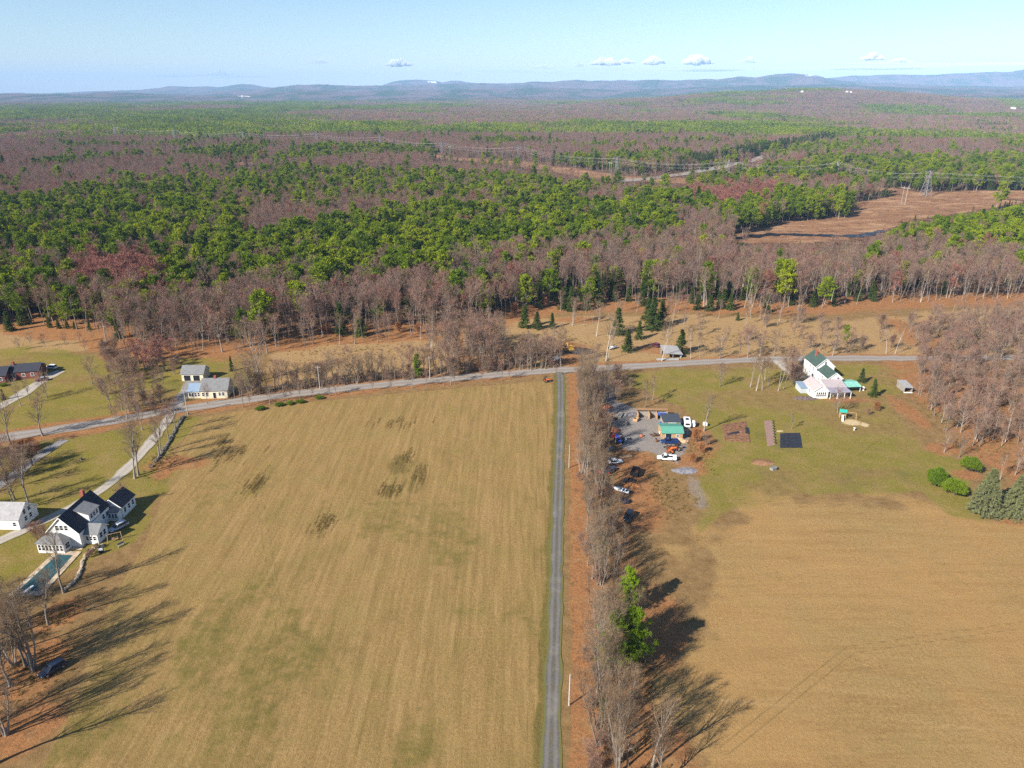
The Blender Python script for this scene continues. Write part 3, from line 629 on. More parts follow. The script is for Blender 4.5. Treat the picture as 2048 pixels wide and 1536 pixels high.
# far woods in patches of many trees each
def simple_tree(acc_w, acc_l, x, y, h, pine, rng):
    tp, tr = grow(np.array([[x, y, 0.]]), np.array([[0, 0, 1.]]), np.array([h * .9]), np.array([.2]), 2, 0, .03, rng, .3); acc_w.add(*tubes(tp, tr, 3))
    n = 60 if pine else 120
    if pine:
        t = rng.uniform(.25, 1, n); a = rng.uniform(0, 6.28, n); R = h * .24 * (1.12 - t) ** .8 * rng.uniform(.3, 1, n)
        P = np.stack([x + np.cos(a) * R, y + np.sin(a) * R, t * h], -1); D = unit(np.stack([np.cos(a), np.sin(a), .3 + rng.normal(0, .5, n)], -1)); L = rng.uniform(1.2, 2.6, n)
        v, t_ = blades(P, D, L, L * .75, rng)
    else:
        t = rng.uniform(.35, .8, n); a = rng.uniform(0, 6.28, n); R = h * .22 * rng.uniform(.1, 1, n)
        P = np.stack([x + np.cos(a) * R, y + np.sin(a) * R, t * h], -1); D = unit(np.stack([np.cos(a) * .55, np.sin(a) * .55, .7 + rng.normal(0, .25, n)], -1)); L = rng.uniform(2, 4.2, n)
        v, t_ = blades(P, D, L, np.full(n, .22), rng)
    acc_l.add(v, t=t_)
def patch(seed, fr, cell=56., n=38):
    rng = np.random.default_rng(seed); wd, pl, bl = Acc(), Acc(), Acc()
    for i in range(n):
        px_, py_ = rng.uniform(-cell * .56, cell * .56, 2); pine = rng.uniform() < fr
        simple_tree(wd, pl if pine else bl, px_, py_, rng.uniform(14, 21) if pine else rng.uniform(12, 17), pine, rng)
    return wd, pl, bl
def join(name, parts, mats):
    V, Q, T, QM, TM = [], [], [], [], []; o = 0
    for i, a in enumerate(parts):
        if not a.v: continue
        v, q, t = a.arr(); V.append(v)
        if q is not None: Q.append(q + o); QM.append(np.full(len(q), i))
        if t is not None: T.append(t + o); TM.append(np.full(len(t), i))
        o += len(v)
    return npmesh(name, np.concatenate(V), np.concatenate(Q) if Q else None, np.concatenate(T) if T else None, mats, np.concatenate(QM) if QM else None, np.concatenate(TM) if TM else None)
def merged(kind):
    out = []
    for tr_, cr_, H in LIB[kind]:
        vs, qs, ts, qm, tm, o = [], [], [], [], [], 0
        me = bpy.data.meshes.new(kind + '_whole')
        import bmesh
        bm = bmesh.new(); bm.from_mesh(tr_); n0 = len(bm.faces); bm.from_mesh(cr_); bm.faces.ensure_lookup_table()
        for f in bm.faces[n0:]: f.material_index = 1
        bm.to_mesh(me); bm.free(); me.materials.append(tr_.materials[0]); me.materials.append(cr_.materials[0]); out.append((me, H))
    return out
def scatter(name, meshes, P, idx, scl, rz, label, cat):
    me = bpy.data.meshes.new(name); me.vertices.add(len(P)); me.vertices.foreach_set('co', np.asarray(P, np.float32).ravel())
    for nm, typ, a in (('idx', 'INT', idx), ('scl', 'FLOAT', scl), ('rz', 'FLOAT', rz)):
        at_ = me.attributes.new(nm, typ, 'POINT'); at_.data.foreach_set('value', np.asarray(a, np.int32 if typ == 'INT' else np.float32))
    me.update(); o = link(name, me)
    cl = bpy.data.collections.new(name + '_kinds')
    for i, mm in enumerate(meshes):
        oo = bpy.data.objects.new('%s_kind_%02d' % (name, i), mm); cl.objects.link(oo)
    g = bpy.data.node_groups.new(name + '_scatter', 'GeometryNodeTree')
    g.interface.new_socket('Geometry', in_out='INPUT', socket_type='NodeSocketGeometry'); g.interface.new_socket('Geometry', in_out='OUTPUT', socket_type='NodeSocketGeometry')
    gi, go = g.nodes.new('NodeGroupInput'), g.nodes.new('NodeGroupOutput')
    ci = g.nodes.new('GeometryNodeCollectionInfo'); ci.inputs['Collection'].default_value = cl; ci.inputs['Separate Children'].default_value = True; ci.inputs['Reset Children'].default_value = True
    ip = g.nodes.new('GeometryNodeInstanceOnPoints'); ip.inputs['Pick Instance'].default_value = True
    def attr(nm, typ):
        a = g.nodes.new('GeometryNodeInputNamedAttribute'); a.data_type = typ; a.inputs[0].default_value = nm; return a.outputs[0]
    cx = g.nodes.new('ShaderNodeCombineXYZ'); g.links.new(attr('rz', 'FLOAT'), cx.inputs[2])
    g.links.new(gi.outputs[0], ip.inputs['Points']); g.links.new(ci.outputs[0], ip.inputs['Instance']); g.links.new(attr('idx', 'INT'), ip.inputs['Instance Index'])
    g.links.new(cx.outputs[0], ip.inputs['Rotation']); g.links.new(attr('scl', 'FLOAT'), ip.inputs['Scale']); g.links.new(ip.outputs[0], go.inputs[0])
    md = o.modifiers.new('scatter', 'NODES'); md.node_group = g
    return tag(o, label, cat, kind='stuff')

# wet meadow, stream, power line clearing, highway
m = N('marsh', 1.0, 0.0); p = m.pos(); fine = m.noise(p, .6, 5, .8); mid = m.noise(m.pos((.55, 1, 1), .35), .05, 6, .72, .8)
scr = m.noise(p, .09, 4, .8); c = m.mix(m.ramp(fine, .3, .7), (0.11, 0.055, 0.03), (0.42, 0.225, 0.12)); c = m.mix(m.math('MULTIPLY', m.ramp(scr, .52, .64), .75), c, (0.085, 0.048, 0.03)); c = m.mix(m.math('MULTIPLY', m.ramp(mid, .5, .62), .7), c, (0.42, 0.26, 0.15)); c = m.mix(m.math('MULTIPLY', m.ramp(mid, .42, .34), .6), c, (0.10, 0.05, 0.03))
m.l(c, m.b.inputs['Base Color']); m.bump(fine, 1, 1.0); M_marsh = m.m
def sheet(name, poly, z, mat, cell=6.0):
    x0, y0 = poly.min(0); x1, y1 = poly.max(0); gx, gy = np.meshgrid(np.arange(x0, x1 + cell, cell), np.arange(y0, y1 + cell, cell)); n = gx.shape
    q = np.arange(n[0] - 1)[:, None] * n[1] + np.arange(n[1] - 1)[None, :]; q = np.stack([q, q + 1, q + n[1] + 1, q + n[1]], -1).reshape(-1, 4)
    ins = (sdpoly(gx, gy, poly) > -cell).ravel(); q = q[ins[q].all(1)]; V = np.stack([gx, gy, terrain(gx, gy) + z], -1).reshape(-1, 3); u_, inv = np.unique(q, return_inverse=True)
    return tag(link(name, npmesh(name, V[u_], inv.reshape(-1, 4), None, [mat], smooth_=True)), kind='structure')
sheet('marsh', MARSH, .10, M_marsh)
ribbon('power_line_clearing', CORR, 46, .22, M_marsh, 12, zf=terrain, across=5)
for q in CLEAR: sheet('clearing', q, .3, M_marsh)
m = N('stream_water', .35, .04); m.b.inputs['Base Color'].default_value = (0.012, 0.012, 0.016, 1); M_water = m.m
ribbon('stream', ats([(1462,479),(1490,474),(1520,472),(1545,469),(1575,469),(1610,471),(1640,471),(1680,473),(1720,473),(1770,462)]), 9.0, .34, M_water, 3, zf=terrain, rough_edge=1.3)
ribbon('highway', HWY, 19, .40, M_road, 10, zf=terrain)
# ------------------------------------------------------------------ trees of the farms, one by one
def lane_x(y): return float(np.interp(y, LINES['lane'][:, 1], LINES['lane'][:, 0]))
def road_y(x): return float(np.interp(x, LINES['road'][:, 0], LINES['road'][:, 1]))
U = trng.uniform
# hedgerow along the gravel lane
SEG = [(105, 'at the near end of the lane hedgerow'), (128, 'in the lane hedgerow by the bright pines'), (150, 'in the lane hedgerow between pines and jeep'), (172, 'in the lane hedgerow beside the white boat'),
       (200, 'in the lane hedgerow beside the blue tractor'), (228, 'in the lane hedgerow beside the gravel yard'), (999, 'in the lane hedgerow by the road junction')]
def seg(y): return next(t for lim, t in SEG if y < lim)
yy = 80.0; HEDGE = []
while yy < 252:
    k = trng.choice(['bare_near', 'bare_near', 'bare_multi']); h = U(9, 14.5) * (1.25 if yy < 112 else 1.12 if yy > 165 else .92)
    tree(k, (lane_x(yy) + U(6.2, 12), yy + U(-1, 1)), h, ('several-stemmed bare tree ' if k == 'bare_multi' else 'single-trunk bare tree ') + seg(yy), 'bare trees of the lane hedgerow', wide=U(.7, 1.0))
    for q in range(1): HEDGE.append((lane_x(yy) + U(8, 17.5), yy + U(-1.5, 1.5), h * U(.55, .95), trng.choice([9, 9, 10])))
    for q in range(1): HEDGE.append((lane_x(yy) + U(6, 15), yy + U(-1.5, 1.5), U(2, 4.5), 8))
    if U(0, 1) < .6:
        tree('brush', (lane_x(yy) + U(5, 14), yy + U(-1, 1)), U(2.5, 4.5), 'low bare brush ' + seg(yy), 'brush of the lane hedgerow')
    yy += U(2.3, 3.6)
def T(kind, px, py, h, label, group=None, **k): return tree(kind, at(px, py), h, label, group, **k)
T('pine_near', 1230, 1348, 14.0, 'tall bright green pine by the lane, nearest of the three', var=0, wide=.78)
T('pine_near', 1262, 1330, 13.5, 'bright pine on the field side of the three by the lane', var=1, wide=.85)
T('pine_near', 1244, 1290, 10.0, 'shorter bright pine at the back of the three by the lane', var=1, wide=.75)
T('pine_near', 1256, 1226, 11, 'slim bright pine in the hedgerow nearest the dark jeep', var=1, wide=.7)
T('pine_near', 1214, 1305, 6.5, 'short ragged pine on the lane side of the three pines', var=0, wide=.8)
T('pine_near', 1205, 1112, 6.0, 'short pine among bare trees, first one past the slim pine', var=0, wide=.7)
T('hemlock', 1208, 1462, 4.5, 'small olive hemlock at the near end of the hedgerow')
T('hemlock', 1205, 1440, 6.0, 'olive hemlock under bare trees below the tall bright pine', wide=.7)
# left foreground row
for px, py, h, k, lab in [
 (66,1342,14.5,'bare_multi','large several-stemmed bare tree beside the parked dark car'), (52,1332,12.5,'bare_near','bare tree touching the large several-stemmed tree by the dark car'),
 (97,1250,10.5,'bare_near','bare tree standing on the leafy bank below the swimming pool'), (128,1186,12,'bare_near','broad bare tree at the corner of the stone wall by the pool'),
 (22,1372,12,'bare_near','bare tree at the left picture edge, downhill of the dark car'), (28,1330,11,'bare_multi','bare clump left of the large tree by the dark car'),
 (-12,1446,14,'bare_near','bare tree at the left picture edge, second from the bottom'), (12,1470,11,'bare_multi','bare clump near the bottom left corner of the picture'), (-8,1528,14,'bare_near','bare tree in the bottom left corner of the picture'), (-60,1500,15,'bare_near','bare tree just outside the bottom left corner'),
 (-30,1290,14,'bare_near','bare tree at the left edge between the pool and dark car'), (-20,1218,13,'bare_near','bare tree at the left edge level with the pool end'), (-70,1380,14,'bare_multi','bare clump outside the left edge near the dark car'),
 (-100,1420,14,'bare_multi','tall bare clump outside the left edge above the corner trees'), (-130,1310,14,'bare_near','tall bare tree outside the left edge level with the dark car'), (-60,1240,13,'bare_multi','tall bare clump outside the left edge below the pool'), (-150,1520,15,'bare_multi','tall bare clump outside the bottom left corner'), (40,1300,11,'bare_near','bare tree uphill of the large clump by the dark car'),
 (30,1245,9,'bare_multi','bushy bare tree just below the near end of the pool'),
 (252,1012,5.5,'bare_round','small purplish bare tree against the wing of the white house'), (88,1092,4,'brush','purplish bare shrub in front of the sunroom'), (76,1080,4,'brush','bare shrub at the left corner of the sunroom'),
 (58,1013,13,'bare_near','forked bare tree beside the grey roofed garage'), (30,1000,11,'bare_near','bare tree behind the grey roofed garage'),
 (270,957,14.5,'bare_near','tall pale twin tree beside the driveway, front trunk'), (277,951,14,'bare_near','tall twin tree beside the driveway, rear trunk'),
 (319,914,11.5,'bare_near','bare tree at the near end of the field stone wall'), (322,905,10,'bare_near','bare tree growing from the middle of the field stone wall'), (338,880,10.5,'bare_road','bare tree at the road end of the field stone wall'), (352,862,9,'bare_road','bare tree by the driveway entrance on the field side'),
 (285,860,8.5,'bare_road','bare tree by the driveway entrance on the lawn side'), (86,872,12,'bare_road','bare tree on the road edge above the left corner drive'), (20,885,13,'bare_road','dark trunked bare tree on the road edge at the left'), (-15,912,11,'bare_road','bare tree at the left edge below the road'),
 (12,960,11,'bare_road','bare tree in the left edge thicket by the corner drive'), (-10,985,12,'bare_road','bare tree behind the left edge thicket'), (30,935,8,'bare_round','bushy bare tree in front of the rust brush by the drive'), (-30,1040,12,'bare_road','bare tree left of the grey roofed garage'),
 (42,812,8,'bare_road','bare tree on the lawn by the lower end of the ranch drive'), (60,801,7,'bare_road','bare tree on the lawn halfway up the ranch drive'), (95,797,7.5,'bare_round','round bare tree on the lawn below the ranch house cars'),
 (185,768,8.5,'bare_round','spreading yellow-grey tree on the lawn right of the ranch drive'), (205,790,5,'brush','bare bush right of the spreading lawn tree'), (222,815,10,'bare_road','bare tree on the road edge below the lawn'), (245,820,9,'bare_round','purple bare tree by the road below the lawn'), (270,822,11,'bare_road','bare tree by the road left of the cream house drive'),
 (258,823,10,'bare_road','slim bare tree by the road left of the cream house drive'), (290,812,10,'bare_road','bare tree between the road and the brushy lawn'), (318,800,9,'bare_road','bare tree just left of the cream house'), (235,770,7,'bare_round','bare tree in the brush behind the lawn'), (250,750,8,'bare_round','bare tree in the brush below the red maples'),
 (215,800,7,'bare_road','bare tree near the roadside brush'), (255,838,8,'bare_road','bare tree growing on the near road edge'), (275,842,8,'bare_road','second bare tree growing on the near road edge'),
 (480,792,6,'bare_road','small bare tree at the right corner of the cream house'), (487,815,8.5,'bare_road','bare tree on the road edge right of the cream house'), (415,808,6,'bare_road','small bare tree in front of the cream house'),
 (521,762,17.5,'bare_round','huge pink-grey bare tree standing right of the cream house')]:
    T(k, px, py, h * (1.28 if py > 1150 else 1.22), lab)
T('spruce', 209, 708, 6.0, 'dark conical spruce on the lawn above the ranch house', wide=1.15)
T('spruce', 464, 742, 6.0, 'thin spruce on the lawn behind the cream house', wide=.7)
T('spruce', 8, 800, 4, 'dark evergreen below the brick ranch house'); T('yew', 5, 772, 1.3, 'low dark hedge bush in front of the ranch house', wide=2)
for px, py, h in [(290,738,9.5),(300,748,10),(315,735,10),(330,742,9),(278,728,10),(345,722,9),(322,720,10),(262,722,9)]:
    T('bare_red', px, py, h, 'reddish maple in the thicket behind the cream house garage', 'red maples left of the cream house', wide=1.2)
for px, py, h in [(225,745,6),(232,758,6),(262,762,5),(240,735,8),(255,738,8),(270,750,6),(215,735,7),(240,775,5),(355,700,7),(385,700,7),(310,705,9),(340,700,10),(290,700,10)]:
    T('bare_round', px, py, h, 'purple-grey bare tree in the thicket around the red maples', 'thicket left of the cream house')
for px, py in [(60,690),(90,694),(130,690),(160,686),(170,700),(40,700),(188,680)]:
    T('bare_round', px, py, U(4, 6.5), 'small round orchard tree on the rough grass above the ranch', 'orchard trees above the ranch')
# far-left conifers at the wood edge
for px, py, h in [(20,662,9),(45,650,8),(60,648,7),(100,655,5),(118,657,4.5),(135,657,4),(180,660,4),(150,658,3.5)]:
    T('hemlock', px, py, h, 'bushy green conifer at the wood edge above the orchard', 'conifers above the orchard', wide=1.3)
# roadside rows
x_ = 470.0
while x_ < 1112:
    base = np.interp(x_, [470, 550, 700, 850, 1000, 1112], [800, 786, 769, 755, 743, 736])
    k = trng.choice(['bare_road', 'bare_road', 'bare_round', 'bare_multi'])
    wh = 'between the cream house and the roadside pine' if x_ < 830 else ('between the roadside pine and the tall bare copse' if x_ < 930 else 'between the bare copse and the lane mouth')
    T(k, x_, base - U(0, 5), U(8.5, 13.5), ('round-crowned' if k == 'bare_round' else 'slender' if k == 'bare_road' else 'several-stemmed') + ' bare roadside tree ' + wh, 'bare trees along the far side of the road')
    if U(0, 1) < .55: T('brush', x_ + 7, base - U(0, 6), U(2.5, 4.5), 'bare brush on the far road edge ' + wh, 'roadside brush')
    if U(0, 1) < .28: T('bare_road', x_ + 5, np.interp(x_, [470, 700, 1112], [818, 786, 752]), U(5, 8), 'bare tree on the near road edge ' + wh, 'bare trees on the field side of the road')
    x_ += U(9, 17)
T('pine_near', 836, 757, 10, 'lone bright pine in the roadside row of bare trees', wide=.55, var=0)
T('hemlock', 722, 672, 10.5, 'bright conical hemlock at the wood edge above the meadow', wide=1.5)
T('hemlock', 500, 755, 4, 'small olive conifer at the foot of the huge bare tree')
for px, py, h in [(870,742,15),(885,735,16),(900,740,15),(915,730,17),(928,738,16),(940,733,16),(955,738,16),(965,728,17),(978,735,15),(990,730,16),(1000,735,14),(895,720,16),(920,715,16),(945,712,17),(970,710,16),(905,700,15),(935,696,16),(960,692,16),(985,700,15),(1008,722,12),(880,722,14),(1000,705,13)]:
    T(trng.choice(['bare_wood', 'bare_road', 'bare_pale']), px, py, h + 1, 'tall bare tree in the dense copse on the far side of the road', 'bare copse beyond the road', wide=1.15)
for px, py, h, k in [(1018,738,9,'bare_road'),(1040,740,8,'bare_road'),(1062,741,10,'bare_road'),(1090,738,9,'bare_road'),(1065,724,9,'bare_pale'),(1075,722,10,'bare_pale'),(1118,733,14,'bare_pale'),(1122,734,13,'bare_pale'),(1192,673,13,'bare_pale'),(1212,722,16,'bare_pale'),(1216,718,14,'bare_pale'),(1262,702,9,'bare_pale'),
   (1323,722,15,'bare_pale'),(1382,718,12,'bare_pale'),(1400,716,9,'bare_pale'),(1342,668,15,'bare_pale'),(1365,668,9,'bare_road'),(1400,672,9,'bare_road'),(1450,700,8,'bare_road'),(1440,718,8,'bare_road'),(1478,716,9,'bare_road'),(1495,716,10,'bare_road'),(1520,712,9,'bare_road'),(1548,712,9,'bare_road'),(1110,690,7,'bare_road'),(1092,700,8,'bare_road'),(1040,710,8,'bare_road'),(1060,700,7,'bare_road'),(1225,690,7,'bare_road')]:
    T(k, px, py, h * 1.2, ('pale slender' if k == 'bare_pale' else 'grey bare') + ' tree on the meadow ' + ('near the yellow digger' if px < 1200 else 'near the collapsed grey shed' if px < 1420 else 'behind the road left of the farmhouse'), 'scattered bare trees beyond the road', wide=U(.9, 1.3))
for px, py, h, lab in [(1049,656,11,'left one of two dark spruces standing together on the meadow'),(1074,658,8,'right one of two dark spruces standing together on the meadow'),(1104,656,7,'short spruce right of the spruce pair'),
  (1235,669,12,'broad dark spruce in the middle of the meadow'),(1254,703,9.5,'narrow spruce leaning by the roadside meadow'),(1278,678,8,'dark spruce beside the conifer clump on the meadow'),(1305,660,15,'tallest spruce of the meadow clump'),(1322,652,12,'spruce on the right of the meadow clump'),(1296,640,10,'rear spruce of the meadow clump'),
  (1361,706,10,'dark spruce beside the collapsed grey shed'),(1475,641,4,'tiny round conifer alone on the meadow'),(1532,626,8,'round dark spruce at the wood edge'),(1128,618,11,'first spruce of three at the wood edge'),(1142,622,12,'middle spruce of three at the wood edge'),(1172,620,11,'last spruce of three at the wood edge'),(1445,618,10,'dark spruce at the wood edge above the scattered trees'),(1460,620,8,'small spruce at the wood edge'),(1395,620,8,'low spruce at the wood edge behind the clump'),(1420,622,8,'dark bush-like spruce at the wood edge')]:
    T('hemlock' if px in (1254, 1322, 1278, 1475) else 'spruce', px, py, h, lab, wide=1.3)
# farmhouse and right-hand trees
for px, py, h, k in [(1500,775,13,'bare_pale'),(1512,782,13,'bare_pale'),(1524,780,12,'bare_pale'),(1537,772,11,'bare_pale'),(1556,782,15,'bare_pale'),(1567,778,11,'bare_pale'),(1530,760,10,'bare_pale')]:
    T(k, px, py, h, 'pale tall trunk in the bare clump left of the farmhouse', 'pale bare clump by the farmhouse')
for px, py, h, k, lab in [(1440,773,9,'bare_round','low forked bare tree on the lawn left of the pale clump'),(1590,745,10,'bare_road','bare tree at the farmhouse driveway'),(1605,725,9,'bare_road','bare tree behind the farmhouse on the road side'),(1578,735,9,'bare_road','slim bare tree beside the farmhouse drive'),
  (1665,712,13,'bare_round','dark grey bare tree behind the farmhouse roof'),(1640,700,11,'bare_road','bare tree behind the road by the farmhouse'),(1700,708,8,'bare_round','low bare tree on the roadside right of the farmhouse'),(1772,708,14,'bare_pale','left one of two slender bare trees above the road'),(1790,708,13,'bare_pale','right one of two slender bare trees above the road'),(1725,700,6,'brush','bare roadside bush right of the farmhouse'),
  (1675,826,8.5,'bare_round','twisted bare tree behind the green play set'),(1583,858,5.5,'bare_road','young bare tree above the black garden beds'),(1408,862,13,'bare_near','tall bare tree beside the green roofed shed'),(1290,815,10,'bare_road','bare tree behind the open storage bays'),(1305,800,9,'bare_road','bare tree on the lawn behind the storage bays'),(1248,770,4,'brush','dark bush at the road junction lawn'),(1262,775,3.5,'brush','second dark bush at the road junction lawn'),
  (1412,890,3.5,'brush','reddish bare bush right of the green shed'),(1400,905,3,'brush_rust','rust bush right of the white pickup'),(1392,885,4.0,'brush_rust','rust coloured bush beside the green shed'),(1385,925,2.5,'brush_rust','low rust bush behind the white pickup'),(1752,822,3.0,'brush_rust','red-brown round bush on the lawn right of the play set'),(1735,830,2.5,'brush','low bare bush beside the red-brown bush'),(1640,790,2.5,'brush','bare garden bush in front of the farmhouse wing')]:
    T(k, px, py, h, lab)
T('spruce', 1722, 765, 5.5, 'young blue-green spruce right of the farmhouse, nearer the road', wide=1.1); T('hemlock', 1745, 793, 6.5, 'young olive spruce right of the farmhouse, nearer the play set', wide=1.2)
T('pine_near', 1950, 690, 7, 'small yellow-green pine above the right-hand grove', wide=.6); T('pine', 1690, 690, 9, 'pale green pine behind the farmhouse chimney side', wide=.7)
for i in range(46):
    px, py = U(1838, 2080), U(655, 880)
    if px < 1850 + max(0, (py - 820)) * .9 or (py < 735 and px < 1850): continue
    k = trng.choice(['bare_round', 'bare_road', 'bare_wood', 'bare_round', 'brush'])
    T(k, px, py, U(8, 12.5) if k != 'brush' else 4, ('low bare brush' if k == 'brush' else 'round-crowned bare tree' if k == 'bare_round' else 'slender bare tree') + ' in the right-hand grove ' + ('above the grey lean-to' if py < 760 else 'below the grey lean-to'), 'right-hand grove')
for px, py, h, k, lab in [(1888,905,7.5,'bare_round','bare tree on the grove edge nearest the yew bushes'),(1918,915,8,'bare_road','slender bare tree on the grove edge by the yew bushes'),(2010,885,14,'bare_pale','white-barked tree in the right-hand grove'),(2000,960,9,'bare_pale','many-stemmed pale tree behind the blue spruces'),(2030,950,9,'bare_round','pale bare tree behind the right blue spruce'),(1985,880,10,'bare_pale','pale tree left of the white-barked tree'),(2046,930,11,'bare_road','bare tree at the right edge above the spruces')]:
    T(k, px, py, h, lab)
T('blue_spruce', 1966, 1026, 12.5, 'large blue-green spruce, left one of the pair', var=0); T('blue_spruce', 2024, 1032, 11.5, 'large grey-green spruce, right one of the pair', var=1)
T('yew', 1870, 971, 5.6, 'rounded bright yew bush, left of the pair on the grass', wide=.85); T('yew', 1908, 991, 5.2, 'rounded bright yew bush, right of the pair on the grass', wide=.85); T('yew', 1937, 943, 5.4, 'rounded yew bush tucked into the grove edge', wide=.75)
# meadow stragglers on the right
for px, py, h in [(1700,690,8),(1760,685,7),(1830,690,8),(1860,680,8),(1900,672,9),(1940,665,8),(1980,670,9),(2020,660,9),(1910,700,8),(1870,640,7),(1960,640,8),(1640,650,6),(1655,665,7),(1600,680,7)]:
    T('bare_round', px, py, h, 'low bare tree scattered on the meadow right of the farmhouse road', 'bare meadow trees on the right')
for px, py, h in [(560,812,1.5),(600,806,1.5),(640,798,1.4),(520,820,1.6),(580,809,1.4)]: T('yew', px, py, h, 'low green juniper on the bank between road and field', 'junipers on the road bank', wide=1.6)
for px, py, h in [(40,905,3.2),(60,900,3.2),(75,908,3),(20,915,3)]: T('brush_rust', px, py, h, 'rust coloured brush in the corner by the road at the left', 'rust brush by the corner drive', wide=1.6)
for px, py, h in [(652,668,4.5),(800,665,4.5),(836,668,5),(1085,615,5),(1030,628,5)]: T('brush_rust', px, py, h, 'rust-leaved beech sapling at the wood edge', 'beech saplings at the wood edge')

# growth too crowded to tell apart: joins the hardwood mass (see below)
EX = list(HEDGE)
def extra(poly, n, kinds, h0, h1):
    p_ = ats(poly); c = 0
    while c < n:
        q = np.array([U(p_[:, 0].min(), p_[:, 0].max()), U(p_[:, 1].min(), p_[:, 1].max())])
        if inpoly(q[:1], q[1:], p_)[0]: EX.append((q[0], q[1], U(h0, h1), trng.choice(kinds))); c += 1
GROVE = [(1835,660),(1900,640),(2130,640),(2130,930),(1990,905),(1900,880),(1838,810),(1832,740)]
extra([(200,655),(330,672),(540,672),(545,706),(430,714),(330,704),(215,690)], 60, [0, 0, 4, 7], 9, 17); extra([(540,672),(870,662),(870,680),(545,700)], 24, [0, 4, 7], 9, 16); extra([(1110,622),(1600,626),(1600,650),(1110,655)], 26, [0, 4, 7], 8, 15)
extra(GROVE, 260, [6, 6, 7, 0], 6.5, 11); extra(GROVE, 190, [8], 2.5, 4.5)
extra([(-80,900),(0,890),(60,905),(70,960),(30,1010),(-80,1060)], 26, [6, 7, 8], 4, 9); extra([(-80,1180),(0,1180),(40,1230),(30,1300),(-80,1330)], 14, [7, 8], 4, 10)
extra([(470,796),(1100,735),(1100,722),(560,770),(480,780)], 34, [7, 8, 8, 7], 3, 8); extra([(860,690),(1020,690),(1010,740),(860,745)], 46, [0, 0, 4, 7], 9, 17); extra([(1175,752),(1250,762),(1232,860),(1285,985),(1225,1020),(1172,1000)], 26, [8, 8, 7], 2.5, 7.5)
extra([(215,700),(350,690),(360,740),(300,800),(220,820),(200,770)], 44, [6, 8, 8, 7], 3, 8); extra([(230,815),(330,800),(330,828),(220,845)], 16, [8, 7], 3, 7)
extra([(1000,720),(1100,690),(1105,735),(1010,738)], 20, [8, 7], 2.5, 8); extra([(1420,650),(1700,645),(1700,710),(1420,715)], 26, [7, 8, 6], 3, 8); extra([(1700,640),(2048,610),(2048,700),(1720,712)], 24, [6, 7, 8], 3.5, 8.5)
extra([(1560,735),(1600,735),(1600,770),(1575,775)], 10, [7, 8], 3, 8)
# the wood edge: nearest trees singly, the mass behind as one wood per kind
o_ = np.argsort(WOOD['r'] - WOOD['h'] * 1.5); used = np.zeros(len(o_), bool)
quota = {'bare_tree': 300 - NTREE.get('bare_tree', 0), 'pine_tree': 300 - NTREE.get('pine_tree', 0), 'spruce_tree': 300 - NTREE.get('spruce_tree', 0)}
MARKS = [(60,'behind the brick ranch'),(150,'behind the orchard'),(240,'behind the lone dark spruce'),(330,'behind the red maples'),(430,'behind the cream house garage'),(540,'behind the huge bare tree'),(650,'behind the strip meadow'),(780,'behind the bright hemlock'),(900,'behind the roadside pine'),(1000,'behind the bare copse'),(1090,'behind the spruce pair'),(1190,'behind the yellow digger'),(1270,'behind the broad meadow spruce'),(1350,'behind the spruce clump'),(1430,'behind the collapsed shed'),(1520,'behind the tiny round conifer'),(1640,'behind the pale tall trunks'),(1740,'behind the farmhouse roof'),(1850,'behind the two slender trees'),(9999,'behind the right-hand grove')]
def place_label(x, y):
    px = 1024 + F * x / (y * math.cos(PITCH) + HC * math.sin(PITCH)); de = float(-sdpoly(np.array([x]), np.array([y]), OPEN)[0])
    return next(t for lim, t in MARKS if px < lim) + (', front rank' if de < 14 else ', second rank' if de < 32 else ', third rank' if de < 52 else ', fourth rank' if de < 75 else ', fifth rank' if de < 100 else ', deep inside')
for i in o_:
    nm = NAMES[KIND[WOOD['k'][i]]]
    if quota.get(nm, 0) <= 0: continue
    x, y = WOOD['x'][i], WOOD['y'][i]
    if abs(x) > .72 * y + 15: continue
    quota[nm] -= 1; used[i] = True; wh = place_label(x, y)
    lab = {'bare_wood': 'tall grey-brown bare tree in the wood ', 'bare_red': 'reddish bare maple in the wood ', 'bare_pale': 'pale-trunked bare tree in the wood ', 'pine': 'tall green pine in the wood ', 'spruce': 'dark spruce in the wood '}[KIND[WOOD['k'][i]]] + wh
    tree(KIND[WOOD['k'][i]], (x, y), WOOD['h'][i], lab, {'bare_tree': 'bare trees at the front of the wood', 'pine_tree': 'pines at the front of the wood', 'spruce_tree': 'spruces in the wood'}[nm], z=WOOD['z'][i])
rest = ~used
SHOW = ats([(1236,884),(1230,927),(1222,943),(1242,985),(1256,1038),(1262,972),(1270,950),(1228,862),(1247,850),(1240,832),(1250,1006),(1283,874),(1300,860),(1222,838)])
EX = np.array([e for e in EX if np.hypot(SHOW[:, 0] - e[0], SHOW[:, 1] + 0 - e[1] - np.clip(SHOW[:, 1] - e[1], 0, 7)).min() > 3.2]); WOOD = {k_: np.concatenate([WOOD[k_], v_]) for k_, v_ in (('x', EX[:, 0]), ('y', EX[:, 1]), ('z', EX[:, 0] * 0), ('h', EX[:, 2]), ('k', EX[:, 3].astype(int)), ('r', np.hypot(EX[:, 0], EX[:, 1])))}
rest = np.concatenate([rest, np.ones(len(EX), bool)]); KIND.update({6: 'bare_round', 7: 'bare_road', 8: 'brush', 9: 'bare_near', 10: 'bare_multi'})
MW = {k: merged(k) for k in ('bare_wood', 'bare_red', 'bare_pale', 'pine', 'spruce', 'bare_round', 'bare_road', 'brush', 'bare_near', 'bare_multi')}
cell = 56.0
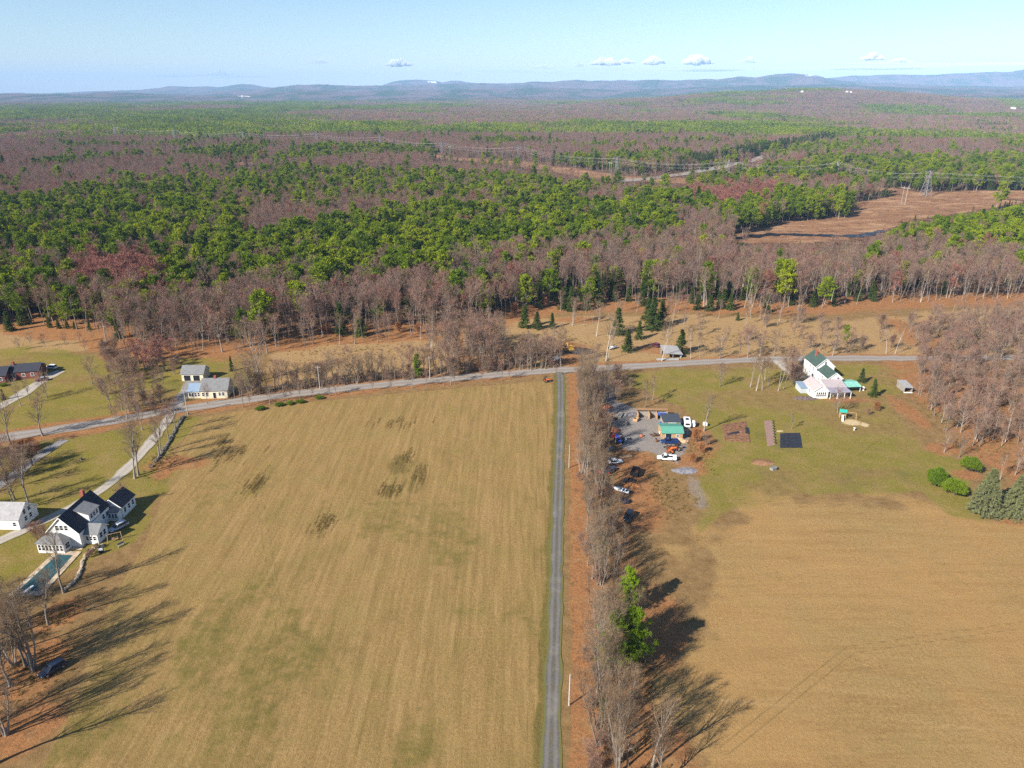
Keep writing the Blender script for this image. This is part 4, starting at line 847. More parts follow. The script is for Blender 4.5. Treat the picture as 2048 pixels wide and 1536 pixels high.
gx, gy = np.meshgrid(np.arange(-5600, 5600, cell), np.arange(900, 7200, cell * 1.15)); gx = gx + frng.uniform(-.3, .3, gx.shape) * cell; gy = gy + frng.uniform(-.3, .3, gy.shape) * cell
rg = np.hypot(gx, gy); k = (rg > 1760) & (rg < 7200) & (np.abs(gx) < .80 * gy + 60) & (segdist(gx, gy, CORR) > 42) & (segdist(gx, gy, HWY) > 34); gx, gy = gx[k], gy[k]
pf = fbm(gx / 420 + 7, gy / 700, 61, 4); az_ = np.degrees(np.arctan2(gx, gy)); pf = pf + .09 * smooth(-6, -14, az_) * smooth(1900, 2300, rg[k]) - .12 * smooth(6, 9, az_) * (1 - smooth(30, 34, az_)) * smooth(3900, 4300, rg[k]); gz = terrain(gx, gy) - .5; far_h = smooth(2600, 5200, np.hypot(gx, gy))
cls = np.where(pf > .60, 2, np.where(pf > .535, 1, 0))
pa = [join('patch_bare', patch(1, .04), [M_bark, M_pine, M_twigp]), join('patch_bare', patch(2, .08), [M_bark, M_pine, M_twigp]), join('patch_mix', patch(3, .45), [M_bark, M_pine, M_twigp]), join('patch_mix', patch(4, .35), [M_bark, M_pine, M_twigp]), join('patch_pine', patch(5, .92), [M_bark, M_pine, M_twigp]), join('patch_pine', patch(6, .8), [M_bark, M_pine, M_twigp])]
def build_wood(name, kinds, patches, pmask, label, cat):
    ms, P, I, Sc, Rz = [], [], [], [], []
    for kk in kinds:
        kid = {v: a for a, v in KIND.items()}[kk]; s_ = rest & (WOOD['k'] == kid); n = int(s_.sum()); b0 = len(ms)
        for mm, H in MW[kk]: ms.append(mm)
        vi = frng.integers(0, len(MW[kk]), n); P.append(np.stack([WOOD['x'][s_], WOOD['y'][s_], WOOD['z'][s_]], -1)); I.append(vi + b0); Sc.append(WOOD['h'][s_] / MW[kk][0][1]); Rz.append(frng.uniform(0, 6.28, n))
    if patches:
        b0 = len(ms); ms += patches; n = int(pmask.sum()); P.append(np.stack([gx[pmask], gy[pmask], gz[pmask]], -1)); I.append(b0 + PI_[pmask]); Sc.append(frng.uniform(.92, 1.1, n)); Rz.append(frng.integers(0, 4, n) * math.pi / 2)
    return scatter(name, ms, np.concatenate(P), np.concatenate(I), np.concatenate(Sc), np.concatenate(Rz), label, cat)
PI_ = frng.integers(0, 2, len(gx)); 
build_wood('hardwood_forest', ['bare_wood', 'bare_red', 'bare_pale', 'bare_round', 'bare_road', 'brush', 'bare_near', 'bare_multi'], pa[:2], cls == 0, 'leafless brown and purple hardwood forest stretching to the hills', 'forest')
PI_ = np.where(cls == 2, 2, 0) + PI_
build_wood('pine_forest', ['pine', 'spruce'], pa[2:], cls > 0, 'green pine forest in dark patches among the hardwoods', 'forest')

print('TREES', NTREE)
# tall dead grass standing in clumps
M_grass = leaf_mat('dead_grass', [(0.10, 0.07, 0.022), (0.19, 0.135, 0.045), (0.34, 0.23, 0.10)], .2, .4, .9)
def clump(seed, n, hgt_, sp):
    rng = np.random.default_rng(seed); P = np.stack([rng.normal(0, sp, n), rng.normal(0, sp, n), np.zeros(n)], -1); D = unit(np.stack([rng.normal(0, .35, n), rng.normal(0, .35, n), np.ones(n)], -1)); a = Acc(); v, t = blades(P, D, hgt_ * rng.uniform(.5, 1.1, n), np.full(n, .09), rng); a.add(v, t=t); return a.mesh('grass_clump', M_grass)
GP = []
def grass(px, py, rx, ry, n, row=True):
    c = at(px, py); ex = abs(at(px + rx, py)[0] - c[0]); ey = abs(at(px, py - ry)[1] - c[1]); i = 0
    dx_, dy_ = math.sin(-LANE_ROT + .14), math.cos(LANE_ROT)
    while i < n:
        ax, ay = trng.gauss(0, .42) * ex, trng.gauss(0, .42) * ey
        L_ = U(1.5, 6) if row else 0
        for k in range(int(L_ * 2) + 1): GP.append((c[0] + ax + .072 * k * .5 + U(-.15, .15), c[1] + ay + k * .5, U(.28, .62) if row else U(.5, 1.1)))
        i += 1
for px, py, rx, ry, n in [(805,928,24,22,26),(780,985,34,12,30),(835,955,20,26,22),(790,850,70,14,22),(510,975,24,24,40),(640,1060,30,20,26),(460,915,50,22,34),(440,890,30,16,20)]: grass(px, py, rx, ry, n)
for px, py, rx, ry, n in [(320,925,40,30,120),(1250,1250,50,240,500),(1200,1000,30,160,300),(60,1340,80,80,160),(120,1230,40,40,80),(1330,980,50,60,200),(1130,690,120,30,200),(1500,680,200,30,300),(1900,650,150,30,200),(700,700,150,25,200),(1850,820,24,70,100),(2000,900,80,50,120),(1390,900,30,40,80)]: grass(px, py, rx, ry, n, False)
GP = np.array(GP); ok = np.abs(GP[:, 0] - np.interp(GP[:, 1], LINES['lane'][:, 1], LINES['lane'][:, 0])) > 3.2; GP = GP[ok]
GP = GP[segdist(GP[:, 0], GP[:, 1], LINES['road']) > 4.5]
scatter('tall_grass', [clump(s_, 16, .75, .22) for s_ in range(4)], np.stack([GP[:, 0], GP[:, 1], GP[:, 0] * 0 + .03], -1), frng.integers(0, 4, len(GP)), GP[:, 2], frng.uniform(0, 6.28, len(GP)), 'clumps of tall dead grass standing in the fields and hedgerow', 'grass')
# ------------------------------------------------------------------ mesh writer for built things
class MB:
    def __init__(s): s.v = []; s.f = []
    def add(s, vs, fs):
        o = len(s.v); s.v += [tuple(map(float, v)) for v in vs]; s.f += [tuple(i + o for i in f) for f in fs]; return s
    def box(s, x0, x1, y0, y1, z0, z1):
        return s.add([(x0,y0,z0),(x1,y0,z0),(x1,y1,z0),(x0,y1,z0),(x0,y0,z1),(x1,y0,z1),(x1,y1,z1),(x0,y1,z1)],
                     [(0,3,2,1),(4,5,6,7),(0,1,5,4),(1,2,6,5),(2,3,7,6),(3,0,4,7)])
    def loft(s, rings, caps=True):
        n = len(rings[0]); o = len(s.v)
        for r in rings: s.v += [tuple(map(float, v)) for v in r]
        for k in range(len(rings) - 1):
            for i in range(n): s.f.append((o + k*n + i, o + k*n + (i+1) % n, o + (k+1)*n + (i+1) % n, o + (k+1)*n + i))
        if caps: s.f.append(tuple(o + i for i in range(n))[::-1]); s.f.append(tuple(o + (len(rings)-1)*n + i for i in range(n)))
        return s
    def tube(s, p0, p1, r0, r1=None, n=8):
        p0, p1 = Vector(p0), Vector(p1); d = (p1 - p0).normalized(); a = d.orthogonal().normalized(); b = d.cross(a); r1 = r0 if r1 is None else r1
        return s.loft([[p + (a * math.cos(t) + b * math.sin(t)) * r for t in [2*math.pi*i/n for i in range(n)]] for p, r in ((p0, r0), (p1, r1))])
    def slab(s, quad_, th):                      # a sloping plate: four corners (counter-clockwise from above), thickness downwards
        q = [Vector(v) for v in quad_]; nr = (q[1]-q[0]).cross(q[3]-q[0]).normalized() * th
        return s.add([*q, *[v - nr for v in q]], [(0,1,2,3),(7,6,5,4),(0,4,5,1),(1,5,6,2),(2,6,7,3),(3,7,4,0)])
    def ball(s, c, r, n=8, m=5, zs=1.0, rng=None, jit=0.0):
        rings = []
        for k in range(1, m):
            ph = math.pi * k / m
            rings.append([(c[0]+r*math.sin(ph)*math.cos(2*math.pi*i/n)*(1+(rng.uniform(-jit,jit) if rng else 0)), c[1]+r*math.sin(ph)*math.sin(2*math.pi*i/n)*(1+(rng.uniform(-jit,jit) if rng else 0)), c[2]+r*zs*-math.cos(ph)) for i in range(n)])
        return s.loft(rings)
    def build(s, name, mat, parent=None, loc=None, rz=None, smooth=False, bevel=0):
        me = bpy.data.meshes.new(name); me.from_pydata(s.v, [], s.f); me.materials.append(mat)
        import bmesh
        bm = bmesh.new(); bm.from_mesh(me); bmesh.ops.recalc_face_normals(bm, faces=bm.faces)
        if bevel: bmesh.ops.bevel(bm, geom=list(bm.edges), offset=bevel, segments=1, affect='EDGES', clamp_overlap=True)
        bm.to_mesh(me); bm.free()
        if smooth: me.polygons.foreach_set('use_smooth', np.ones(len(me.polygons), bool))
        o = link(name, me, parent)
        if loc is not None: o.location = loc
        if rz is not None: o.rotation_euler = (0, 0, rz)
        return o
def share(name, mesh, parent, loc=(0, 0, 0), rz=0.0):
    o = link(name, mesh, parent); o.location = loc; o.rotation_euler = (0, 0, rz); return o

def siding(name, col, pitch=7.0):                # clapboard walls: fine courses and grime
    m = N(name, .7, .3); p = m.obj()
    wv = m.n('ShaderNodeTexWave', wave_type='BANDS', bands_direction='Z', wave_profile='SAW'); m.set(wv, Scale=pitch / 3.1); m.l(p, wv.inputs[0])
    n1 = m.noise(p, .9, 4); c = m.mix(m.ramp(n1, .3, .7), tuple(x * .86 for x in col), col); c = m.mix(m.ramp(wv.outputs[1], .0, .12, .35, 0), c, tuple(x * .55 for x in col))
    m.l(c, m.b.inputs['Base Color']); m.bump(wv.outputs[1], .4, .02); return m.m
def roofing(name, col, ribs=None, rough=.85, var=.25):
    m = N(name, rough, .3); p = m.obj(); n1 = m.noise(p, 1.2, 5, .7); n2 = m.noise(p, 14, 2)
    c = m.mix(m.ramp(n1, .3, .7), tuple(x * (1 - var) for x in col), tuple(x * (1 + var) for x in col)); c = m.mix(m.ramp(n2, .35, .65, .3, 0), c, tuple(x * .6 for x in col))
    if ribs:
        wv = m.n('ShaderNodeTexWave', wave_type='BANDS', bands_direction=ribs); m.set(wv, Scale=1.1); m.l(p, wv.inputs[0]); c = m.mix(m.ramp(wv.outputs[1], .88, .97, 0, .45), c, tuple(x * .5 for x in col)); m.bump(wv.outputs[1], .6, .05)
    else: m.bump(n2, .5, .03)
    m.l(c, m.b.inputs['Base Color']); return m.m
W_white = siding('white_clapboard', (0.80, 0.79, 0.76)); W_tan = siding('cream_clapboard', (0.66, 0.58, 0.42)); W_blue = siding('grey_clapboard', (0.42, 0.45, 0.47))
W_wood = paint('raw_timber', (0.42, 0.27, 0.15), .9, .1, .2, 2.0); W_grey = paint('weathered_boards', (0.30, 0.27, 0.24), .95, .1, .25, 2.0)
m_ = N('red_brick', .9, .1); bt = m_.n('ShaderNodeTexBrick'); m_.set(bt, Scale=3.2, Color1=(.20, .05, .035, 1), Color2=(.15, .04, .03, 1), Mortar=(.35, .27, .23, 1)); m_.l(m_.obj(), bt.inputs[0]); m_.l(bt.outputs[0], m_.b.inputs['Base Color']); W_brick = m_.m
R_dark = roofing('roof_charcoal', (0.030, 0.032, 0.045)); R_grey = roofing('roof_grey', (0.17, 0.17, 0.175)); R_lgrey = roofing('roof_light_grey', (0.30, 0.29, 0.29)); R_green = roofing('roof_dark_green', (0.045, 0.075, 0.062), var=.35)
R_metal = roofing('roof_green_metal', (0.10, 0.30, 0.22), 'X', .45, .1); R_ribs = roofing('roof_dark_metal', (0.055, 0.06, 0.075), 'X', .5, .15); R_pink = roofing('roof_worn_metal', (0.42, 0.36, 0.36), 'X', .5, .15); R_purple = roofing('roof_porch_metal', (0.26, 0.25, 0.31), 'X', .5, .15)
R_teal = roofing('roof_teal_sheet', (0.22, 0.50, 0.40), 'X', .45, .35); R_blue = roofing('roof_blue_grey', (0.20, 0.27, 0.36), None, .6, .15); R_white = roofing('roof_white_metal', (0.66, 0.66, 0.66), 'X', .5, .08); R_tan = roofing('roof_tan_boards', (0.26, 0.15, 0.075), 'X', .9, .2)
m_ = N('window_glass', .12, .5); m_.b.inputs['Base Color'].default_value = (0.012, 0.014, 0.02, 1); GLASS = m_.m
TRIM = paint('white_trim', (0.82, 0.81, 0.79), .5, .4, .03); DARK = paint('dark_opening', (0.02, 0.02, 0.022), .9, .1, .1); BRICK2 = paint('chimney_brick', (0.30, 0.10, 0.07), .9, .1, .2)

WIN = {}
def window(root, x, y, z, w_, h_, face):          # face: direction the window looks, 'S','N','E','W'
    key = (w_, h_)
    if key not in WIN:
        f, p_ = MB(), MB(); t = .09
        f.box(-w_/2-t, w_/2+t, -.07, .02, h_/2, h_/2+t); f.box(-w_/2-t, w_/2+t, -.10, .02, -h_/2-t, -h_/2); f.box(-w_/2-t, -w_/2, -.07, .02, -h_/2, h_/2); f.box(w_/2, w_/2+t, -.07, .02, -h_/2, h_/2); f.box(-w_/2, w_/2, -.05, .01, -.03, .03)
        p_.box(-w_/2, w_/2, -.03, .015, -h_/2, h_/2)
        a = f.build('window', TRIM); b = p_.build('pane', GLASS); WIN[key] = (a.data, b.data); bpy.data.objects.remove(a); bpy.data.objects.remove(b)
    rz = {'S': 0, 'E': math.pi/2, 'N': math.pi, 'W': -math.pi/2}[face]
    f = share('window', WIN[key][0], root, (x, y, z), rz); share('pane', WIN[key][1], f)
def door(root, x, y, w_, h_, face, mat, name='door', z0=.15):
    rz = {'S': 0, 'E': math.pi/2, 'N': math.pi, 'W': -math.pi/2}[face]
    d = MB().box(-w_/2, w_/2, -.06, .015, 0, h_).build(name, mat, root, (x, y, z0), rz)
    MB().box(-w_/2-.09, w_/2+.09, -.045, .012, h_, h_+.1).box(-w_/2-.09, -w_/2, -.045, .012, 0, h_).box(w_/2, w_/2+.09, -.045, .012, 0, h_).build('door_frame', TRIM, d)
    return d
def gable(root, x0, x1, y0, y1, he, hr, axis, wall, roof, over=.3, th=.16, rp=.5, trim=TRIM, wname='wall', rname='roof'):
    m = MB()
    if axis == 'Y':
        xm = x0 + (x1-x0)*rp; m.loft([[(x0,y,0),(x1,y,0),(x1,y,he),(xm,y,hr),(x0,y,he)] for y in (y0, y1)])
        w_ = m.build(wname, wall, root); r = MB(); sl1, sl2 = (hr-he)/(xm-x0), (hr-he)/(x1-xm); k = .03
        r.slab([(x0-over,y0-over,he-over*sl1+th+k),(xm,y0-over,hr+th+k),(xm,y1+over,hr+th+k),(x0-over,y1+over,he-over*sl1+th+k)], th)
        r.slab([(xm,y0-over,hr+th+k),(x1+over,y0-over,he-over*sl2+th+k),(x1+over,y1+over,he-over*sl2+th+k),(xm,y1+over,hr+th+k)], th)
        b = MB()
        for y in (y0-over-.03, y1+over): b.slab([(x0-over,y,he-over*sl1+th),(xm,y,hr+th),(xm,y+.03,hr+th),(x0-over,y+.03,he-over*sl1+th)], .2).slab([(xm,y,hr+th),(x1+over,y,he-over*sl2+th),(x1+over,y+.03,he-over*sl2+th),(xm,y+.03,hr+th)], .2)
    else:
        ym = y0 + (y1-y0)*rp; m.loft([[(x,y0,0),(x,y1,0),(x,y1,he),(x,ym,hr),(x,y0,he)] for x in (x0, x1)])
        w_ = m.build(wname, wall, root); r = MB(); sl1, sl2 = (hr-he)/(ym-y0), (hr-he)/(y1-ym); k = .03
        r.slab([(x0-over,y0-over,he-over*sl1+th+k),(x1+over,y0-over,he-over*sl1+th+k),(x1+over,ym,hr+th+k),(x0-over,ym,hr+th+k)], th)
        r.slab([(x0-over,ym,hr+th+k),(x1+over,ym,hr+th+k),(x1+over,y1+over,he-over*sl2+th+k),(x0-over,y1+over,he-over*sl2+th+k)], th)
        b = MB()
        for x in (x0-over-.03, x1+over): b.slab([(x,y0-over,he-over*sl1+th),(x+.03,y0-over,he-over*sl1+th),(x+.03,ym,hr+th),(x,ym,hr+th)], .2).slab([(x,ym,hr+th),(x+.03,ym,hr+th),(x+.03,y1+over,he-over*sl2+th),(x,y1+over,he-over*sl2+th)], .2)
    rf = r.build(rname, roof, root)
    if trim: b.build('barge_board', trim, rf)
    return w_, rf
def shed(root, x0, x1, y0, y1, zf, zb, wall, roof, over=.25, th=.12, wname='wall', rname='roof'):   # single slope, low side towards -Y
    if wall: MB().loft([[(x,y0,0),(x,y1,0),(x,y1,zb),(x,y0,zf)] for x in (x0, x1)]).build(wname, wall, root)
    sl = (zb-zf)/(y1-y0); k = .03 + th
    return MB().slab([(x0-over,y0-over,zf-over*sl+k),(x1+over,y0-over,zf-over*sl+k),(x1+over,y1+over*.4,zb+over*.4*sl+k),(x0-over,y1+over*.4,zb+over*.4*sl+k)], th).build(rname, roof, root)

# --- white house with the dark roof (left)
H = thing('white_farmhouse', 'white house with steep charcoal roof, glazed sunroom and added wings by the pool', 'house', (-105.4, 144.6, 0.05), math.radians(-3))
gable(H, -3.9, 3.9, 0, 12.2, 4.0, 8.0, 'Y', W_white, R_dark)
for x in (-1.1, 0, 1.1): window(H, x, 0, 5.2, .75, 1.25, 'S')
for y in (2.5, 5.5, 9): window(H, -3.9, y, 2.2, .8, 1.3, 'W')
MB().loft([[(.4,y,6.9),(.4,y,7.45),(4.15,y,6.3),(4.15,y,4.0),(3.2,y,4.5)] for y in (4.2, 8.2)]).build('dormer', W_white, H)
MB().slab([(.2,3.95,7.68),(4.45,3.95,6.35),(4.45,8.45,6.35),(.2,8.45,7.68)], .14).build('dormer_roof', R_grey, H)
for y in (5.1, 6.2, 7.3): window(H, 4.15, y, 5.4, .7, 1.0, 'E')
for y in (9.5, 11): window(H, 3.9, y, 2.4, .8, 1.2, 'E')
gable(H, 3.9, 7.1, 1.4, 5.6, 2.75, 4.3, 'X', W_white, R_grey, wname='side_wall', rname='side_roof')
for x in (4.6, 5.5, 6.4): window(H, x, 1.4, 1.6, .65, 1.1, 'S')
for y in (2.8, 4.2): window(H, 7.1, y, 1.7, .9, 1.3, 'E')
MB().box(-4.9, 1.4, -2.7, 0, 0, 2.5).build('sunroom_wall', W_white, H)
MB().loft([[(-5.2,-3,2.55),(1.7,-3,2.55),(1.7,-.02,2.55),(-5.2,-.02,2.55)],[(-5.2,-3,2.68),(1.7,-3,2.68),(1.7,-.02,2.68),(-5.2,-.02,2.68)],[(-3.0,-.9,3.9),(-.6,-.9,3.9),(-.6,-.02,3.9),(-3.0,-.02,3.9)]]).build('sunroom_roof', R_grey, H)
for i in range(7): window(H, -4.35 + i * .87, -2.7, 1.45, .6, 1.5, 'S')
window(H, 1.4, -1.35, 1.45, 1.5, 1.4, 'E')
gable(H, 1.2, 6.6, 13.0, 19.0, 3.0, 5.2, 'Y', W_white, R_dark, wname='wing_wall', rname='wing_roof')
shed(H, 2.9, 6.4, 11.3, 12.96, 2.5, 3.0, W_white, R_grey, wname='entry_wall', rname='entry_roof')
for x in (3.4, 4.3, 5.1, 5.9): window(H, x, 11.3, 1.5, .55, 1.2, 'S')
for y in (14.2, 16, 17.8): window(H, 6.6, y, 1.7, .8, 1.3, 'E')
MB().box(-1.2, -.4, 10.2, 11.0, 6.5, 9.1).build('chimney', BRICK2, H)
# --- its garage
H = thing('garage', 'white garage with light grey roof and four gable windows at left edge', 'garage', (-124.3, 151.8, 0.05), math.radians(-2))
gable(H, -4.2, 3.6, 0, 7.0, 2.9, 5.6, 'X', W_white, R_lgrey)
for y, z in ((2.6, 3.6), (4.4, 3.6), (2.6, 1.7), (4.4, 1.7)): window(H, 3.6, y, z, .9, 1.1, 'E')
for x in (-2.4, .2): door(H, x, 0, 2.3, 2.1, 'S', TRIM, 'garage_door')
window(H, 2.5, 0, 1.6, .8, 1.1, 'S')
# --- cream cape house
H = thing('cream_house', 'cream cape house with grey roof beside the road, porch ell on its left', 'house', (-104.3, 233.8, 0.05), math.radians(4))
gable(H, -4.6, 4.6, 0, 8.6, 2.9, 5.9, 'X', W_tan, R_grey)
for x in (-3.6, -2.3, 2.0, 3.2): window(H, x, 0, 1.65, .8, 1.3, 'S')
door(H, .2, 0, 1.0, 2.1, 'S', DARK)
for y, z in ((3, 1.7), (5.6, 1.7), (4.3, 4.1)): window(H, 4.6, y, z, .8, 1.2, 'E')
gable(H, -9.0, -4.75, .6, 7.5, 2.5, 4.2, 'X', W_tan, R_blue, wname='ell_wall', rname='ell_roof')
for x in (-8.4, -7.4, -6.4, -5.4): window(H, x, .6, 1.4, .7, 1.3, 'S')
MB().box(-.6, .2, 4.0, 4.8, 5.2, 6.9).build('chimney', BRICK2, H)
H = thing('garage', 'cream two-door garage with grey roof behind the cream house', 'garage', (-118.6, 250.3, 0.05), math.radians(1))
gable(H, -4.0, 4.0, 0, 6.4, 2.7, 5.0, 'X', W_tan, R_grey)
for x in (-1.9, 1.5): door(H, x, 0, 2.4, 2.1, 'S', DARK, 'garage_door')
window(H, 4.0, 3.2, 3.2, .8, 1.0, 'E')
# --- brick ranch
H = thing('brick_house', 'low red brick ranch house with dark roof at the left edge', 'house', (-183.0, 251.8, 0.05), math.radians(12))
gable(H, -4.2, 5.6, .5, 8.5, 2.8, 4.7, 'X', W_brick, R_dark)
gable(H, -12.5, -4.4, -2.6, 6.5, 2.8, 4.9, 'X', W_brick, R_dark, rname='wing_roof', wname='wing_wall')
for x in (-11.4, -10, -8.6, -7.2, -5.8): window(H, x, -2.6, 1.6, .9, 1.2, 'S')
for x in (-2.6, .6, 3.6): window(H, x, .5, 1.6, 1.0, 1.1, 'S')
MB().box(-4.0, -3.2, 3.8, 4.7, 3.5, 5.9).build('chimney', BRICK2, H)
# --- farmhouse with green roof (right)
H = thing('white_farmhouse', 'tall white farmhouse with dark green roof and long low additions', 'house', (116.0, 241.6, 0.05), math.radians(2))
gable(H, -3.5, 3.5, 9.0, 19.0, 5.6, 8.7, 'Y', W_white, R_green)
gable(H, -2.6, 2.6, .2, 8.9, 4.4, 6.5, 'Y', W_white, R_green, wname='ell_wall', rname='ell_roof')
for y in (10.5, 13.5, 16.5):
    for z in (1.7, 4.3): window(H, -3.5, y, z, .8, 1.35, 'W')
window(H, 0, 9.0, 7.0, .7, 1.0, 'S'); window(H, -2.7, 9.0, 4.4, .6, 1.1, 'S')
for z in (1.7, 4.2): window(H, 1.0, .2, z, .8, 1.2, 'S')
for y in (2, 4.5, 7): window(H, -2.6, y, 1.7 if y != 4.5 else 3.2, .7, 1.2, 'W')
for y in (11.5, 15.5): window(H, 3.5, y, 4.3, .8, 1.3, 'E')
gable(H, -10.8, -5.6, -7.4, 1.4, 2.8, 4.7, 'Y', W_white, R_pink, wname='front_wing_wall', rname='front_wing_roof')
for i in range(5): window(H, -9.5 + i * .72, -7.4, 1.5, .5, 1.6, 'S')
window(H, -10.8, -4, 1.6, .9, 1.2, 'W')
shed(H, -5.45, 1.6, -5.2, .05, 3.2, 4.1, W_white, R_pink, wname='middle_wall', rname='middle_roof')
MB().slab([(-5.4,-8.6,2.5),(2.6,-8.2,2.5),(1.6,-5.5,3.22),(-5.4,-5.5,3.22)], .1).build('porch_roof', R_purple, H)
for x in (-5.1, -2.6, -.1, 2.1): MB().box(x-.07, x+.07, -8.3, -8.16, 0, 2.42).build('porch_post', TRIM, H)
for x in (-4.3, -2.8, -1.2, .4): window(H, x, -5.2, 1.6, .8, 1.4, 'S')
shed(H, -13.2, -10.9, -2.6, 2.2, 2.0, 2.5, W_blue, R_blue, wname='lean_to_wall', rname='lean_to_roof')
MB().box(-1.5, -.7, 14.6, 15.4, 7.5, 9.9).build('chimney', BRICK2, H)
c_ = thing('carport', 'teal sheet roofed carport on posts behind the farmhouse porch', 'carport', (121.2, 242.4, 0.05), math.radians(8))
MB().slab([(-3.2,-3.2,2.2),(3.2,-3.6,2.2),(3.2,0,2.9),(-3.2,0,2.9)], .07).slab([(-3.2,0,2.9),(3.2,0,2.9),(3.2,3.6,2.2),(-3.2,3.2,2.2)], .07).build('roof', R_teal, c_)
for x in (-3, 3):
    for y in (-3.0, 3.0): MB().box(x-.06, x+.06, y-.06, y+.06, 0, 2.25).build('post', TRIM, c_)
c_ = thing('field_shelter', 'small grey three-sided shelter standing open at the grove edge', 'shelter', (141.4, 238.9, 0.05), math.radians(-3))
MB().box(-1.4,-1.3,0,6.2,0,2.0).box(1.3,1.4,0,6.2,0,2.0).box(-1.3,1.3,6.1,6.2,0,2.3).build('wall', W_grey, c_)
MB().slab([(-1.6,-.3,2.15),(1.6,-.3,2.15),(1.6,6.4,2.45),(-1.6,6.4,2.45)], .12).build('roof', R_lgrey, c_)
MB().box(-1.5,1.5,-.12,-.02,1.85,2.02).box(-1.5,1.5,-.12,-.02,0,.3).build('front_rail', TRIM, c_)
# --- farm yard sheds
c_ = thing('green_shed', 'wooden shed with green metal roof in the gravel farm yard', 'shed', (49.5, 201.4, 0.05), math.radians(-1))
gable(c_, -3.2, 3.2, 0, 6.8, 2.2, 3.3, 'X', W_wood, R_metal, rp=.34, trim=None)
door(c_, -1.2, 0, 1.8, 1.85, 'S', DARK); window(c_, 1.6, 0, 1.3, .8, .7, 'S')
c_ = thing('machine_shed', 'dark ribbed metal roofed shed directly behind the green shed', 'shed', (50.9, 208.9, 0.05), math.radians(0))
shed(c_, -2.7, 2.7, 0, 5.2, 2.6, 3.0, W_grey, R_ribs); door(c_, 0, 0, 2.4, 2.0, 'S', DARK)
c_ = thing('storage_bays', 'row of open timber storage bays with tan roof edge behind the yard', 'open shed', (46.0, 216.3, 0.05), math.radians(-2))
MB().box(-4.6, 5.2, 3.0, 3.15, 0, 2.4).build('back_wall', W_grey, c_)
for x in (-4.6, -.9, 1.6, 5.1): MB().box(x-.12, x+.12, 0, 2.97, 0, 1.9).build('divider', W_wood, c_)
MB().slab([(-4.9,2.3,2.25),(5.4,2.3,2.25),(5.4,3.4,2.55),(-4.9,3.4,2.55)], .08).build('roof', R_tan, c_)
MB().slab([(1.8,.2,1.5),(4.9,.1,1.2),(4.9,1.35,1.9),(1.8,1.35,1.95)], .04).build('tarp', paint('blue_tarp', (0.03, 0.09, 0.42), .5), c_)
c_ = thing('collapsed_shed', 'weathered grey shed half collapsed beside the road, on leaning posts', 'shed', (65.2, 275.0, 0.05), math.radians(3))
MB().slab([(-4.2,-1.0,2.5),(3.6,-.4,1.7),(2.6,5.5,3.4),(-4.6,5.0,4.1)], .15).build('roof', R_lgrey, c_)
for x, y, l in ((-3.8,-.6,2.3),(-.6,-.4,1.9),(3.0,.1,1.6),(-4.0,4.6,3.8),(2.3,5.0,3.2)): MB().tube((x,y,0),(x+.25,y,l),.12).build('post', W_grey, c_)
MB().slab([(-4.3,4.9,.02),(2.4,5.3,.02),(2.4,5.4,3.1),(-4.4,5.0,3.9)], .1).build('back_wall', W_grey, c_)
MB().slab([(2.9,.2,.1),(3.1,4.6,.1),(2.7,5.0,2.9),(3.3,.3,1.5)], .1).build('side_wall', W_blue, c_)
MB().slab([(-7.5,-2.0,.10),(1.5,-2.4,.10),(1.8,-.9,.35),(-7.2,-.7,.4)], .12).build('fallen_panel', R_lgrey, c_)
def sight(px, py, up=0):                        # where the sight line through a photo point first meets the land
    dxx = (px - 1024) / F; dyy = (768 - py) / F; d_ = np.array((dxx, math.cos(PITCH) + dyy*math.sin(PITCH), -math.sin(PITCH) + dyy*math.cos(PITCH)))
    t = np.geomspace(500, 24000, 2600); q = d_[None] * t[:, None]; hit = HC + q[:, 2] < terrain(q[:, 0], q[:, 1]) + up
    i = int(np.argmax(hit)) if hit.any() else 0
    return q[i], t[i]
# far houses on the hill and in the forest
for px, py, w_, lab in [(1604,183,13,'white house high on the far right hill, left one'),(1694,183,12,'white house high on the far right hill, middle one'),(1702,183.5,10,'white house high on the far right hill, right one'),(484,193,22,'pale quarry shed far off under the left ridge'),(577,324,9,'white roofed cottage in the forest clearing'),(2026,217,18,'white sheds beside the far road at the right edge')]:
    q, t = sight(px, py, 14)
    zz = float(terrain(np.array([q[0]]), np.array([q[1]]))[0]); c_ = thing('far_house', lab, 'house', (q[0], q[1], zz + (9 if t > 1500 else 2)), U(-.5, .5)); sc_ = w_ / 9.0
    gable(c_, -w_/2, w_/2, -3.5*sc_, 3.5*sc_, 4*sc_, 6*sc_, 'X', W_white, R_white if px < 2000 else R_lgrey, trim=None)
    MB().box(-w_*.42, w_*.42, -3*sc_, 3*sc_, -12, -.02).build('foundation', W_grey, c_)

# snow on the ski slopes and bare quarry ground, far off
SNOW = paint('snow', (0.8, 0.82, 0.86), .8, .2, .03); PIT = paint('quarry_sand', (0.5, 0.42, 0.34), 1, .05, .2, .01)
def slope_patch(name, pts, width, mat):
    P = [sight(*p)[0] for p in pts]; L_ = np.array([(p[0], p[1]) for p in P])
    if np.abs(np.diff(L_, axis=0)).max() > 4000: return
    ribbon(name, L_, width, 7.0, mat, 30, zf=terrain, across=3)
for i, pts_ in enumerate([[(862,163.5),(866,167)],[(868,163.5),(871,167.5)],[(857,163.5),(859,166)]]): slope_patch('ski_trail', pts_, 55, SNOW)
slope_patch('snow_field', [(1612,153),(1632,153.5)], 70, SNOW); slope_patch('snow_field', [(1608,150.8),(1620,150.6)], 40, SNOW)
slope_patch('quarry', [(476,194),(500,194.5)], 110, PIT); slope_patch('quarry', [(2014,214.5),(2048,218)], 60, PIT)
